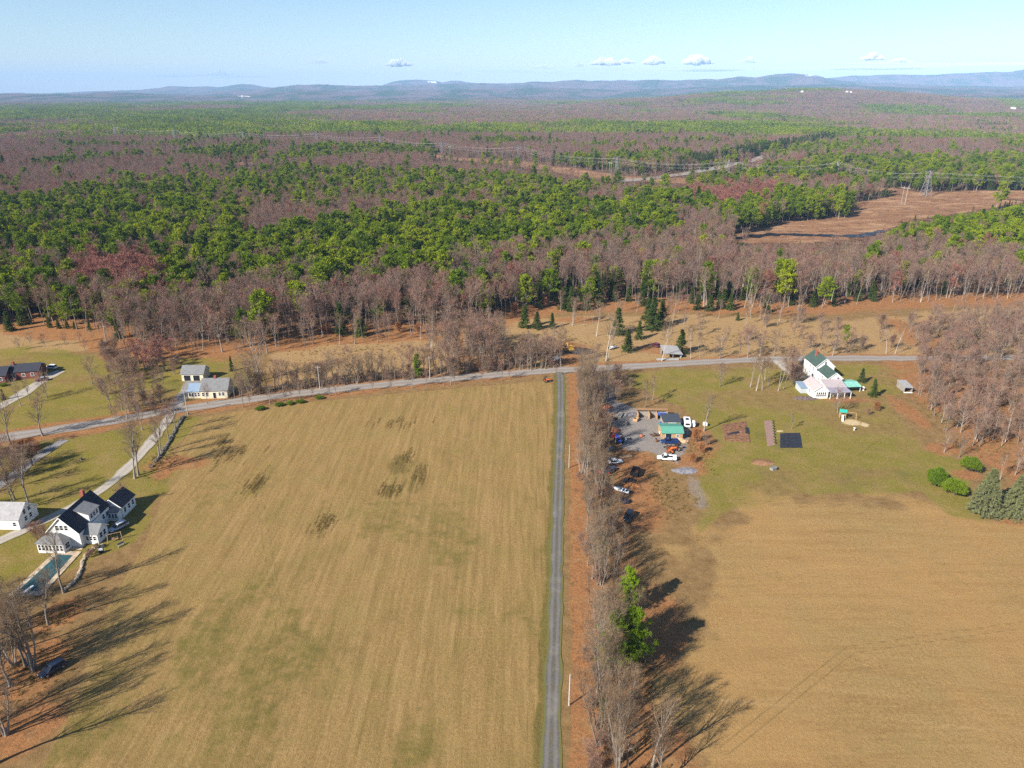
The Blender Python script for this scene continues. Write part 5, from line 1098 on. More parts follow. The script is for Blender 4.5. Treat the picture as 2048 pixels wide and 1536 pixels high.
# ------------------------------------------------------------------ vehicles
TYRE = paint('tyre_rubber', (0.015, 0.015, 0.016), .9, .1); RIM = paint('rim_metal', (0.45, 0.45, 0.46), .35, .5, .05, 3, .7); LAMP = paint('headlamp', (0.75, 0.75, 0.72), .15, .6); TAIL = paint('tail_lamp', (0.45, 0.01, 0.01), .3, .5); BLK = paint('black_plastic', (0.02, 0.02, 0.022), .6, .3)
WH = {}
def wheel(root, x, y, r, w_=.24):
    k = (r, w_)
    if k not in WH:
        a = MB().tube((0,-w_/2,0),(0,w_/2,0), r, n=16).build('wheel', TYRE, bevel=.02); b = MB().tube((0,-w_/2-.02,0),(0,w_/2+.02,0), r*.6, n=12).build('rim', RIM); WH[k] = (a.data, b.data); bpy.data.objects.remove(a); bpy.data.objects.remove(b)
    o = share('wheel', WH[k][0], root, (x, y, r)); share('rim', WH[k][1], o)
def ringsec(x, hw, z0, z1, c=.12):
    return [(x,-hw+c,z0),(x,hw-c,z0),(x,hw,z0+c),(x,hw,z1-c),(x,hw-c,z1),(x,-hw+c,z1),(x,-hw,z1-c),(x,-hw,z0+c)]
def carpaint(name, col): 
    m = paint(name, col, .28, .5, .04, 1.0); m.node_tree.nodes['Principled BSDF'].inputs['Coat Weight'].default_value = .5; return m
def car(name, label, cat, xy, heading, mat, kind='suv', L=4.6, Wd=1.85, hgt=1.72, roofmat=None):
    o = thing(name, label, cat, (xy[0], xy[1], 0.14), heading); h = L/2; hw = Wd/2; zb = .95 if kind != 'sedan' else .85; r = .36 if kind != 'jeep' else .40
    b = MB()
    if kind == 'jeep': secs = [(-h,hw*.92,.5,zb),(-h+.15,hw,.42,zb+.05),(h*.35,hw,.42,zb+.05),(h*.4,hw*.86,.42,zb),(h-.15,hw*.82,.45,zb-.03),(h,hw*.78,.5,zb-.1)]
    else: secs = [(-h,hw*.86,.45,zb-.12),(-h+.18,hw*.97,.34,zb+.02),(-h*.2,hw,.32,zb),(h*.45,hw,.32,zb-.02),(h-.35,hw*.95,.34,zb-.14),(h,hw*.80,.42,zb-.28)]
    b.loft([ringsec(*q) for q in secs]).build('body', mat, o, smooth=False)
    if kind == 'pickup':
        ca, cb_, ta, tb = -.15, h*.52, .1, h*.3
        MB().box(-h+.15, -.25, -hw*.84, hw*.84, zb-.02, zb+.012).build('bed_floor', BLK, o)
        MB().box(-h+.08,-.2,-hw*.98,-hw*.86,zb-.05,zb+.28).box(-h+.08,-.2,hw*.86,hw*.98,zb-.05,zb+.28).box(-h+.02,-h+.1,-hw*.98,hw*.98,zb-.05,zb+.27).build('bed_side', mat, o)
    elif kind == 'sedan': ca, cb_, ta, tb = -h*.72, h*.48, -h*.4, h*.12
    elif kind == 'jeep': ca, cb_, ta, tb = -h+.05, h*.36, -h+.12, h*.22
    else: ca, cb_, ta, tb = -h*.93, h*.52, -h*.78, h*.18
    g0, g1 = zb - .04, hgt - .08
    MB().loft([[(ca,-hw*.93,g0),(cb_,-hw*.93,g0),(cb_,hw*.93,g0),(ca,hw*.93,g0)],[(ta,-hw*.78,g1),(tb,-hw*.78,g1),(tb,hw*.78,g1),(ta,hw*.78,g1)]]).build('window_glass', GLASS, o)
    MB().loft([[(ta-.04,-hw*.80,g1-.03),(tb+.05,-hw*.80,g1-.03),(tb+.05,hw*.80,g1-.03),(ta-.04,hw*.80,g1-.03)],[(ta+.08,-hw*.72,hgt),(tb-.08,-hw*.72,hgt),(tb-.08,hw*.72,hgt),(ta+.08,hw*.72,hgt)]]).build('roof', roofmat or mat, o)
    for s_ in (-1, 1):
        MB().slab([(cb_+.02,s_*hw*.94-.05,g0),(cb_+.02,s_*hw*.94+.05,g0),(tb+.04,s_*hw*.79+.05,g1),(tb+.04,s_*hw*.79-.05,g1)], .06).build('pillar', mat, o)
        MB().box(h-.12,h+.02,s_*hw*.62-.16,s_*hw*.62+.16,zb-.42,zb-.26).build('headlight', LAMP, o)
        MB().box(-h-.02,-h+.1,s_*hw*.68-.1,s_*hw*.68+.1,zb-.35,zb-.1).build('taillight', TAIL, o)
        for x in (-h*.6, h*.62): wheel(o, x, s_*(hw-.1), r)
    MB().box(h-.06,h+.07,-hw*.8,hw*.8,.36,.52).build('bumper', BLK, o)
    if kind == 'jeep': MB().tube((-h-.1,0,.95),(-h-.32,0,.95),.38,n=14).build('spare_wheel', TYRE, o)
    return o
WHITE = carpaint('white_paint', (0.80,0.80,0.79)); SILV = carpaint('silver_paint', (0.42,0.45,0.50)); NAVY = carpaint('navy_paint', (0.02,0.026,0.05)); BLACK = carpaint('black_paint', (0.012,0.012,0.014)); BLUE = carpaint('blue_paint', (0.008,0.03,0.13)); ROYAL = paint('tractor_blue', (0.02,0.07,0.50), .45); ORANGE = paint('orange_paint', (0.75,0.16,0.02), .45); YEL = paint('digger_yellow', (0.42,0.24,0.03), .5); REDP = paint('red_paint', (0.50,0.05,0.03), .5); MAROON = carpaint('maroon_paint', (0.14,0.02,0.03)); RUST = paint('rusty_steel', (0.22,0.09,0.05), .85, .2, .3); TEAL = paint('teal_canvas', (0.02,0.30,0.24), .7)
car('parked_car', 'dark blue-black car parked on the leaves under the left-hand trees', 'car', at(107,1343), math.radians(238), NAVY, 'suv', 4.7, 1.85, 1.62)
car('parked_car', 'silver-blue station wagon parked on grass beside the white house', 'car', at(238,1058), math.radians(240), SILV, 'suv', 4.7, 1.85, 1.6)
car('jeep', 'black boxy off-roader with pale hood end, parked under the hedgerow', 'car', at(1256,1038), math.radians(243), BLACK, 'jeep', 4.1, 1.8, 1.82)
car('pickup_truck', 'white pickup truck parked in front of the farm yard', 'pickup truck', at(1333,920), math.radians(172), WHITE, 'pickup', 5.6, 1.95, 1.85)
car('pickup_truck', 'dark blue pickup truck parked against the green roofed shed', 'pickup truck', (48.0, 198.9), math.radians(176), BLUE, 'pickup', 5.3, 1.9, 1.8)
car('parked_car', 'white car at the top of the ranch driveway', 'car', at(103,738), math.radians(170), WHITE, 'suv', 4.7, 1.85, 1.7)
car('parked_car', 'pale maroon car lower on the ranch driveway', 'car', at(84,762), math.radians(205), MAROON, 'sedan', 4.5, 1.8, 1.45, SILV)
car('parked_car', 'old maroon car rusting beside the collapsed shed', 'car', at(1311,693), math.radians(120), MAROON, 'suv', 4.5, 1.8, 1.6)
car('junk_car', 'white junk car half hidden in the lane hedgerow', 'car', at(1230,927), math.radians(15), WHITE, 'sedan', 4.4, 1.8, 1.4)
car('junk_car', 'dark junk car under bare trees below the white junk car', 'car', at(1222,943), math.radians(50), NAVY, 'sedan', 4.4, 1.8, 1.4)
def tractor(name, label, xy, rz, mat, arms, s=1.0):
    o = thing(name, label, 'tractor', (xy[0], xy[1], .1), rz, scale=s)
    MB().loft([ringsec(-.3,.42,.75,1.35),ringsec(1.2,.40,.75,1.40),ringsec(1.75,.34,.8,1.25)]).build('hood', mat, o)
    MB().box(-1.2,-.3,-.5,.5,.6,.95).box(-1.4,-.5,-1.0,-.62,1.15,1.25).box(-1.4,-.5,.62,1.0,1.15,1.25).build('chassis', mat, o)
    MB().box(-1.0,-.5,-.28,.28,1.0,1.12).box(-1.1,-1.0,-.28,.28,1.1,1.6).build('seat', BLK, o)
    MB().box(-1.3,-1.2,-.55,-.47,.9,2.4).box(-1.3,-1.2,.47,.55,.9,2.4).box(-1.3,-.1,-.62,.62,2.4,2.48).build('roll_bar', BLK, o)
    for s_ in (-1, 1): wheel(o, -.9, s_*.8, .72, .36); wheel(o, 1.3, s_*.66, .42, .26)
    if arms:
        for s_ in (-1, 1): MB().tube((-.1,s_*.55,1.1),(1.6,s_*.55,1.3),.08).tube((1.6,s_*.55,1.3),(2.6,s_*.55,.45),.08).build('loader_arm', arms, o)
        MB().slab([(2.5,-.9,.2),(3.3,-.9,.12),(3.3,.9,.12),(2.5,.9,.2)], .08).slab([(2.5,-.9,.1),(2.5,.9,.1),(2.45,.9,.75),(2.45,-.9,.75)], .06).build('bucket', arms, o)
    return o
tractor('tractor', 'bright blue tractor with red loader at the edge of the yard', at(1236,884), math.radians(100), ROYAL, REDP, 1.25)
tractor('tractor', 'small orange tractor by the implements in front of the green shed', at(1350,902), math.radians(200), ORANGE, RUST, .9)
tractor('tractor', 'orange machine parked at the field corner by the road', at(1094,764), math.radians(20), ORANGE, None, .8)
o = thing('excavator', 'yellow digger standing beside the dark earth mound', 'excavator', (*at(1141,704), .1), math.radians(115))
for s_ in (-1, 1): MB().loft([[(-1.4,s_*.9-.22,.1),(1.4,s_*.9-.22,.1),(1.6,s_*.9-.22,.4),(1.3,s_*.9-.22,.75),(-1.3,s_*.9-.22,.75),(-1.6,s_*.9-.22,.4)],[(-1.4,s_*.9+.22,.1),(1.4,s_*.9+.22,.1),(1.6,s_*.9+.22,.4),(1.3,s_*.9+.22,.75),(-1.3,s_*.9+.22,.75),(-1.6,s_*.9+.22,.4)]]).build('track', BLK, o)
MB().box(-1.6,.9,-1.0,1.0,.8,1.6).build('house', YEL, o, bevel=.06); c2 = MB().box(-.2,1.0,-.95,-.05,1.61,2.7).build('cab', YEL, o, bevel=.05); MB().box(0,1.02,-.97,-.03,1.9,2.5).build('cab_window', GLASS, c2)
MB().tube((.9,.4,1.4),(2.6,.4,3.4),.2,.17).build('boom', YEL, o); MB().tube((2.6,.4,3.4),(3.6,.4,1.6),.16,.12).build('stick', YEL, o); MB().loft([[(3.3,.0,1.5),(3.9,.0,1.5),(3.7,.0,.8)],[(3.3,.8,1.5),(3.9,.8,1.5),(3.7,.8,.8)]]).build('bucket', BLK, o)
def boat(name, label, xy, rz, mat, s=1.0, flip=False):
    o = thing(name, label, 'boat', (xy[0], xy[1], .15), rz, scale=s); rr_ = []
    for x, hw, z0, z1 in ((-2.4,.85,.25,.95),(-1,.95,.2,.95),(.6,.9,.25,1.0),(1.8,.5,.45,1.1),(2.6,.06,.8,1.2)): rr_.append([(x,-hw,z1),(x,-hw*.75,z0+.15),(x,0,z0),(x,hw*.75,z0+.15),(x,hw,z1)])
    MB().loft(rr_).build('hull', mat, o, smooth=True)
    if not flip:
        MB().box(-2.0,.3,-.6,.6,.93,.965).build('cockpit', BLK, o); MB().slab([(.5,-.7,1.0),(.5,.7,1.0),(.25,.6,1.45),(.25,-.6,1.45)],.05).build('windscreen', GLASS, o); MB().box(-1.4,-1.1,-.55,.55,.98,1.2).box(-.5,-.2,-.55,.55,.98,1.2).build('seat', TRIM, o); MB().box(-2.75,-2.42,-.18,.18,.5,1.25).build('outboard', BLK, o)
    for s_ in (-1, 1): wheel(o, -.8, s_*.95, .3, .2)
    return o
boat('boat', 'small white motorboat lying under the hedgerow near the jeep', at(1242,985), math.radians(150), WHITE, .95)
boat('boat', 'grey boat on the meadow right of the dark earth mound', at(1226,698), math.radians(30), SILV, .9)
# camper, tank and yard clutter
o = thing('camper_trailer', 'small white camper beside the dark metal shed', 'camper', (*at(1373,852), .1), math.radians(82))
MB().loft([[(-2.2,y,.5),(2.2,y,.5),(2.4,y,1.2),(2.0,y,2.3),(-2.1,y,2.3),(-2.4,y,1.2)] for y in (-1.0,1.0)]).build('body', WHITE, o); MB().box(-.6,.9,-.5,.5,2.3,2.38).build('roof_hatch', GLASS, o); MB().box(-2.43,-2.2,-.7,.7,1.3,1.9).build('window', GLASS, o); MB().box(2.3,3.3,-.05,.05,.45,.55).build('drawbar', BLK, o)
for s_ in (-1, 1): wheel(o, 0, s_*.95, .33)
o = thing('storage_tank', 'round cream tank lying next to the white camper', 'tank', (*at(1386,853), .1), math.radians(70)); MB().tube((-1.1,0,.9),(1.1,0,.9),.8,n=16).build('shell', TRIM, o, bevel=.08); MB().box(-.8,-.6,-.6,.6,0,.35).box(.6,.8,-.6,.6,0,.35).build('cradle', W_grey, o)
o = thing('water_tote', 'white caged water tote under the bare tree right of the sheds', 'tank', (*at(1410,852), .1), .2); MB().box(-.5,.5,-.6,.6,.16,1.15).build('bottle', TRIM, o, bevel=.05); MB().box(-.55,.55,-.65,.65,0,.15).build('pallet', W_wood, o)
for x in (-.53,.53):
    for y in (-.63,0,.63): MB().box(x-.02,x+.02,y-.02,y+.02,.15,1.18).build('cage_bar', RIM, o)
def heap(name, label, cat, xy, rx, ry, h_, mat, seed=1, lumps=40, r=.5):
    rg = random.Random(seed); m = MB()
    m.loft([[(rx*k*math.cos(t)*(1+.15*math.sin(3*t+seed)), ry*k*math.sin(t)*(1+.12*math.cos(2*t+seed)), z*h_) for t in [2*math.pi*i/18 for i in range(18)]] for k, z in ((1,0),(.85,.35),(.55,.75),(.2,1.0))])
    for i in range(lumps):
        a, q = rg.uniform(0,6.28), rg.random()**.5; m.ball((rx*q*math.cos(a), ry*q*math.sin(a), max(.05, h_*(1-q)**.8*1.05)), r*rg.uniform(.4,1), 6, 4, .7, rg, .2)
    o = m.build(name, mat, None, (xy[0], xy[1], .03)); return tag(o, label, cat)
SOIL = paint('dark_soil', (0.055,0.045,0.045), 1, .05, .4, 1.5); STONE = paint('field_stone', (0.15,0.135,0.115), .95, .1, .45, 1.2); CHIPS = paint('wood_chips', (0.55,0.37,0.22), .95, .05, .3, 1.5); GREYS = paint('gravel_pile', (0.21,0.20,0.22), 1, .05, .25, 1)
heap('earth_mound', 'low mound of dark earth beside the yellow digger', 'mound', at(1161,704), 6.0, 3.6, 1.7, SOIL, 2)
heap('earth_mound', 'second heap of dark earth left of the digger', 'mound', at(1128,706), 2.4, 1.5, 1.0, SOIL, 3, 16)
heap('debris_pile', 'white tarp and plastic pile under the tree by the road', 'debris pile', at(1112,718), 2.4, 1.3, 1.0, R_lgrey, 4, 26, .7)
heap('wood_pile', 'pale pile of split firewood in front of the green shed', 'firewood pile', (51.6, 199.9), 2.6, 1.0, 1.3, CHIPS, 5, 60, .35)
heap('gravel_pile', 'low blue-grey gravel heap below the white pickup', 'gravel pile', at(1370,942), 3.6, 2.0, .5, GREYS, 6, 30, .3)
heap('debris_pile', 'rusty scrap heap under the hedgerow beside the blue tractor', 'scrap heap', at(1228,862), 2.0, 1.6, 1.2, RUST, 7, 30, .5)
heap('debris_pile', 'orange-brown brush pile above the white boat', 'brush pile', at(1262,972), 2.4, 1.4, .9, paint('dead_brush', (0.34,0.15,0.06), 1, 0, .4), 8, 40, .4)
heap('burn_pile', 'flat ash circle with a few rocks on the lawn right of the yard', 'burn pile', at(1525,926), 3.2, 1.6, .22, paint('ash_soil', (0.30,0.16,0.09), 1, 0, .3), 9, 14, .25)
heap('stone_ring', 'oval bed of dark stones in front of the farmhouse wing', 'rock garden', at(1612,797), 4.4, 1.6, .5, paint('dark_stone', (0.16,0.12,0.11), .95, .1, .4), 10, 60, .45)
o = thing('dump_trailer', 'black box dump trailer under trees right of the hedgerow', 'trailer', (*at(1270,950), .1), math.radians(70))
MB().box(-1.9,1.9,-1.0,-.92,.6,1.7).box(-1.9,1.9,.92,1.0,.6,1.7).box(-1.9,-1.82,-.92,.92,.6,1.7).box(1.82,1.9,-.92,.92,.6,1.7).build('side_board', BLK, o); MB().box(-1.82,1.82,-.92,.92,.6,.7).build('floor', RUST, o); MB().box(1.9,3.2,-.06,.06,.5,.62).build('drawbar', BLK, o)
for s_ in (-1, 1): wheel(o, -.3, s_*1.12, .38)
for i, (px, py, rz, lab) in enumerate([(1337,896,.4,'black disc harrow parked left of the small orange tractor'), (1341,905,2.0,'orange hay rake in front of the small orange tractor'), (1310,872,.2,'small dark cart standing alone on the gravel yard'), (1353,892,1.0,'dark mower deck between the firewood and the orange tractor')]):
    o = thing('farm_implement', lab, 'implement', (*at(px, py), .1), rz); mt = (BLK, ORANGE, BLK, NAVY)[i]
    MB().box(-1.3,1.3,-.08,.08,.5,.66).box(-.08,.08,-.9,.9,.52,.68).box(-.06,.06,.9,1.8,.45,.57).build('frame', mt, o)
    for k in range(6): MB().tube((-1.1+k*.44,-.25,.32),(-1.02+k*.44,-.25,.32),.32,n=10).build('disc', RUST, o)
    for s_ in (-1, 1): wheel(o, s_*1.2, .4, .3, .18)
o = thing('traffic_barrel', 'small orange barrel standing on the gravel yard', 'barrel', (*at(1283,874), .1)); MB().tube((0,0,0),(0,0,.9),.34,.28,12).build('drum', ORANGE, o); MB().tube((0,0,.9),(0,0,.95),.30,.22,12).build('lid', BLK, o)
# odds and ends round the yard and under the hedgerow
def crate(lab, px, py, rz, mt, s=1.0):
    o = thing('crate', lab, 'crate', (*at(px, py), .1), rz, scale=s)
    for k in range(4): MB().box(-.7,.7,-.6+k*.31,-.34+k*.31,.0,.08).build('slat', mt, o)
    MB().box(-.7,-.62,-.6,.6,.08,.8).box(.62,.7,-.6,.6,.08,.8).box(-.62,.62,-.6,-.53,.08,.8).box(-.62,.62,.53,.6,.08,.8).build('side', mt, o)
crate('grey wooden crate at the left edge of the gravel yard', 1247, 850, .3, W_grey, 1.3); crate('tan wooden crate beside the storage bays', 1272, 842, 1.0, W_wood, 1.2); crate('red painted crate under the trees by the dark junk car', 1202, 946, .6, REDP, 1.3); crate('dark crate between the boat and the jeep', 1250, 1006, .2, NAVY, 1.2)
def lumber(lab, px, py, rz, n, mt):
    o = thing('lumber_stack', lab, 'lumber stack', (*at(px, py), .1), rz)
    for i in range(n): MB().box(-1.8,1.8,-.7+(i%5)*.29,-.45+(i%5)*.29,.1+.14*(i//5),.22+.14*(i//5)).build('plank', mt, o)
    MB().box(-1.2,-1.1,-.7,.7,0,.095).box(1.1,1.2,-.7,.7,0,.095).build('bearer', W_grey, o)
lumber('stack of weathered planks on the left of the yard', 1240, 832, 1.2, 15, W_grey); lumber('stack of pale planks behind the white junk car', 1252, 915, .4, 10, W_wood); lumber('plank stack by the hedgerow below the blue tractor', 1218, 900, 1.0, 10, W_grey)
def barrel(lab, px, py, mt):
    o = thing('barrel', lab, 'barrel', (*at(px, py), .1)); MB().tube((0,0,0),(0,0,1.0),.38,n=12).build('drum', mt, o); MB().tube((0,0,1.0),(0,0,1.04),.34,n=12).build('lid', BLK, o)
barrel('blue barrel by the left wall of the machine shed', 1322, 850, ROYAL); barrel('rusty barrel left of the blue pickup', 1312, 884, RUST); barrel('white barrel at the corner of the green shed', 1320, 868, TRIM); barrel('rusty barrel among scrap by the blue tractor', 1222, 872, RUST); barrel('white barrel under the hedgerow above the white junk car', 1218, 918, TRIM)
heap('debris_pile', 'reddish scrap heap at the head of the yard under bare trees', 'scrap heap', at(1215, 815), 1.8, 1.3, 1.0, RUST, 21, 24, .45); heap('debris_pile', 'dark heap of old tyres at the left of the yard', 'tyre heap', at(1222, 838), 2.0, 1.4, 1.1, TYRE, 22, 26, .45); heap('debris_pile', 'grey rubble heap on the far side of the gravel yard', 'rubble heap', at(1262, 830), 2.2, 1.0, .7, GREYS, 23, 30, .4); heap('debris_pile', 'dark compost heap between the dump trailer and boat', 'compost heap', at(1258, 962), 1.9, 1.2, .8, SOIL, 24, 20, .4)
# play set with green canopy
o = thing('play_set', 'wooden play set with teal canopy, slide and swings on the lawn', 'play set', (*at(1684,836), .05), math.radians(-20))
for x in (-.9,.9):
    for y in (-.8,.8): MB().box(x-.06,x+.06,y-.06,y+.06,0,2.4).build('post', W_wood, o)
MB().box(-1,1,-.9,.9,1.2,1.32).build('deck', W_wood, o); MB().slab([(-1.15,-1.05,2.35),(1.15,-1.05,2.35),(1.15,0,3.1),(-1.15,0,3.1)],.05).slab([(-1.15,0,3.1),(1.15,0,3.1),(1.15,1.05,2.35),(-1.15,1.05,2.35)],.05).build('canopy', TEAL, o)
MB().slab([(-.3,-3.2,.15),(.3,-3.2,.15),(.3,-.95,1.35),(-.3,-.95,1.35)],.06).build('slide', TRIM, o); MB().tube((1,0,2.3),(4.0,0,2.3),.07).tube((4,0,2.3),(4.2,-.9,0),.06).tube((4,0,2.3),(4.2,.9,0),.06).build('swing_beam', W_wood, o)
for x in (1.9,3.1): MB().box(x-.25,x+.25,-.12,.12,.5,.56).tube((x-.22,0,.55),(x-.22,0,2.3),.02,n=4).tube((x+.22,0,.55),(x+.22,0,2.3),.02,n=4).build('swing', BLK, o)
o = thing('swing_frame', 'bare timber swing frame on the lawn by the silver wagon', 'swing frame', (*at(231,1082), .05), .5)
for s_ in (-1, 1): MB().tube((s_*1.6,-.8,0),(s_*1.4,0,2.1),.07).tube((s_*1.6,.8,0),(s_*1.4,0,2.1),.07).build('leg', W_wood, o)
MB().tube((-1.6,0,2.1),(1.6,0,2.1),.07).build('beam', W_wood, o); MB().box(-.7,.7,-.2,.2,.5,.56).box(-.7,.7,.2,.26,.55,.95).build('bench_seat', W_wood, o)
for s_ in (-1, 1): MB().tube((s_*.65,0,.55),(s_*.65,0,2.1),.02,n=4).build('rope', W_grey, o)
o = thing('garden_bench', 'weathered bench on the grass below the swing frame', 'bench', (*at(243,1092), .05), 1.0); MB().box(-.8,.8,-.22,.22,.42,.48).build('seat', W_grey, o); MB().box(-.8,.8,.2,.25,.5,.95).build('backrest', W_grey, o)
for s_ in (-1, 1): MB().box(s_*.7-.05,s_*.7+.05,-.2,.2,0,.42).build('leg', W_grey, o)
o = thing('barbecue_grill', 'covered grill standing by the stone-edged bed', 'grill', (*at(203,1106), .05), .3); MB().box(-.5,.5,-.3,.3,.1,.85).build('cabinet', BLK, o); MB().loft([[(-.5,-.3,.85),(.5,-.3,.85),(.5,.3,.85),(-.5,.3,.85)],[(-.4,-.15,1.2),(.4,-.15,1.2),(.4,.15,1.2),(-.4,.15,1.2)]]).build('hood', SILV, o)
o = thing('well_cover', 'small wooden well cover on the grass below the ash circle', 'well cover', (*at(1546,940), .05), .4); MB().box(-.7,.7,-.6,.6,0,.6).build('box', W_grey, o); MB().slab([(-.85,-.75,.75),(.85,-.75,.75),(.85,0,1.1),(-.85,0,1.1)],.06).slab([(-.85,0,1.1),(.85,0,1.1),(.85,.75,.75),(-.85,.75,.75)],.06).build('roof', R_grey, o)
o = thing('bird_bath', 'white pedestal on the lawn right of the long garden bed', 'bird bath', (*at(1708,861), .05)); MB().tube((0,0,0),(0,0,.7),.14,.1).build('pedestal', TRIM, o); MB().tube((0,0,.7),(0,0,.85),.2,.42,12).build('bowl', TRIM, o)
o = thing('propane_tank', 'white upright tank at the end of the teal carport', 'tank', (*at(1726,781), .05)); MB().tube((0,0,0),(0,0,1.4),.4,n=14).build('shell', TRIM, o, bevel=.06); MB().tube((0,0,1.4),(0,0,1.55),.12).build('valve_cap', RIM, o)
o = thing('garden_marker', 'small stone marker on the lawn between the two corner drives', 'stone', (*at(162,920), .03)); MB().ball((0,0,.3),.45,7,5,1.2,random.Random(3),.2).build('stone', STONE, o); MB().box(-.4,.4,-.3,.3,0,.12).build('base', STONE, o)
# garden beds
def bed(name, label, poly, mat, h_=.12):
    p_ = ats(poly); c0 = p_.mean(0); o = thing(name, label, 'garden bed', (c0[0], c0[1], .06)); q = p_ - c0
    MB().loft([[(x,y,0) for x, y in q], [(x*.96,y*.96,h_) for x, y in q]]).build('soil', mat, o); return o, q
FAB = paint('black_mulch_film', (0.022,0.022,0.028), .45, .4, .3, 1.5); BED = paint('bed_soil', (0.20,0.105,0.06), 1, .05, .3, 1.0)
o, q = bed('garden_bed', 'square garden plot laid with black film panels', [(1560,896),(1605,896),(1600,866),(1560,867)], SOIL, .05)
a_, b_, c2, d2 = [Vector((*v, 0)) for v in (q[0], q[1], q[2], q[3])]
for i in range(5):
    for j in range(5):
        u0, u1, v0, v1 = (i+.06)/5, (i+.94)/5, (j+.06)/5, (j+.94)/5; L_ = lambda u, v: (a_.lerp(b_, u)).lerp(d2.lerp(c2, u), v) + Vector((0,0,.10+.03*((i*3+j*5) % 4)))
        MB().slab([L_(u0,v0),L_(u1,v0),L_(u1,v1),L_(u0,v1)], .04).build('film_panel', FAB, o)
o, q = bed('garden_bed', 'long raised bed with dark plant clumps down one side', [(1535,893),(1551,890),(1546,841),(1528,842)], paint('mulch', (0.27,0.17,0.14), 1, 0, .2), .25)
for i in range(9):
    t = (i+.5)/9; pt = Vector((*q[1],0)).lerp(Vector((*q[2],0)), t); MB().ball((pt.x-.2,pt.y,.35),.35,6,4,.8,random.Random(i),.3).build('plant_clump', M_spr, o)
o, q = bed('garden_bed', 'bare tilled garden plot left of the long raised bed', [(1450,882),(1502,886),(1492,842),(1442,850)], BED, .10)
for i in range(7):
    t = (i+.5)/7; p0 = Vector((*q[0],.1)).lerp(Vector((*q[3],.1)), t); p1 = Vector((*q[1],.1)).lerp(Vector((*q[2],.1)), t); MB().tube(p0.lerp(p1,.05), p0.lerp(p1,.95), .22, n=6).build('furrow_ridge', BED, o)
for px, py, rz, lab in ((1466,868,.4,'crumpled black tarp on the left of the tilled plot'),(1494,862,1.3,'long black tarp strip on the right of the tilled plot')):
    o = thing('ground_tarp', lab, 'tarp', (*at(px,py), .2), rz); MB().slab([(-2.4,-.6,.12),(2.2,-.5,.05),(2.4,.5,.2),(-2.2,.6,.06)],.03).build('sheet', FAB, o); MB().tube((-1.5,0,.1),(1.6,.1,.15),.18,.1,6).build('fold', FAB, o)
# swimming pool under its winter cover
POOLC = paint('pool_cover', (0.022,0.075,0.085), .65, .3, .25, 1.2); PAVE = paint('pool_paving', (0.46,0.36,0.26), .9, .1, .25, 1.0)
pc = ats([(116,1110),(146,1112),(81,1183),(34,1185)]); c0 = pc.mean(0); o = thing('swimming_pool', 'long swimming pool under a teal winter cover with paved edge', 'pool', (c0[0], c0[1], .06)); q = pc - c0
MB().loft([[(x,y,.0) for x, y in q],[(x,y,.16) for x, y in q]]).build('cover', POOLC, o)
qo = [(x*1.0+(1.2 if x>0 else -1.2), y*1.0+(1.5 if y>0 else -1.5)) for x, y in q]
for i in range(4):
    j = (i+1) % 4; a0, a1, b0, b1 = Vector((*q[i],.14)), Vector((*q[j],.14)), Vector((*qo[i],.14)), Vector((*qo[j],.14)); n_ = max(3, int((a1-a0).length/1.2))
    for k in range(n_):
        u0, u1 = (k+.03)/n_, (k+.97)/n_; MB().slab([a0.lerp(a1,u0)*1.004, a0.lerp(a1,u1)*1.004, b0.lerp(b1,u1), b0.lerp(b1,u0)], .10).build('paving_slab', PAVE, o)
o2 = thing('diving_board', 'white diving board at the near end of the pool', 'diving board', (*at(57,1184), .2), math.radians(75)); MB().slab([(-1.2,-.25,.5),(1.4,-.25,.55),(1.4,.25,.55),(-1.2,.25,.5)],.07).build('board', TRIM, o2); MB().box(-1.1,-.6,-.3,.3,0,.43).build('stand', RIM, o2)
PAT = at(142,1092); o = thing('patio', 'tan stone patio between the sunroom and the pool', 'patio', (PAT[0], PAT[1], .05), .1); rgp = random.Random(5)
for i in range(7):
    for j in range(4): x, y = -3.3+i*.95, -1.9+j*.95; MB().box(x+.02,x+.91,y+.02,y+.91,0,.08+rgp.uniform(0,.02)).build('paver', PAVE, o)
# stone walls
def stone_wall(label, line, seed, h_=.38, wd=.8, mat=STONE):
    rg = random.Random(seed); c = resample(ats(line), .45); o = thing('stone_wall', label, 'stone wall', (c[0][0], c[0][1], .03)); m = MB()
    for i in range(len(c)):
        for k in range(4):
            r = rg.uniform(.22,.42); m.ball((c[i][0]-c[0][0]+rg.uniform(-wd/2,wd/2), c[i][1]-c[0][1]+rg.uniform(-.3,.3), .1+h_*(k/3.2)*rg.uniform(.7,1)), r, 6, 4, .75, rg, .22)
    p_ = m.build('stone', mat, o); p_['kind'] = 'stuff'; return o
stone_wall('dry stone wall along the field corner beside the driveway', [(372,828),(358,845),(348,868),(338,888),(322,912),(303,934)], 1)
stone_wall('curving stone wall edging the shrub bed above the pool', [(205,1092),(188,1098),(172,1110),(165,1124),(162,1142),(152,1162),(140,1172),(128,1182)], 2, .28, .3, PAVE)
for i, (px, py) in enumerate([(192,1100),(186,1105),(180,1110),(196,1097),(176,1116),(184,1113)]): T('brush', px, py, U(1.2, 1.8), 'purplish low shrub in the stone-edged bed above the pool', 'shrubs in the stone-edged bed')
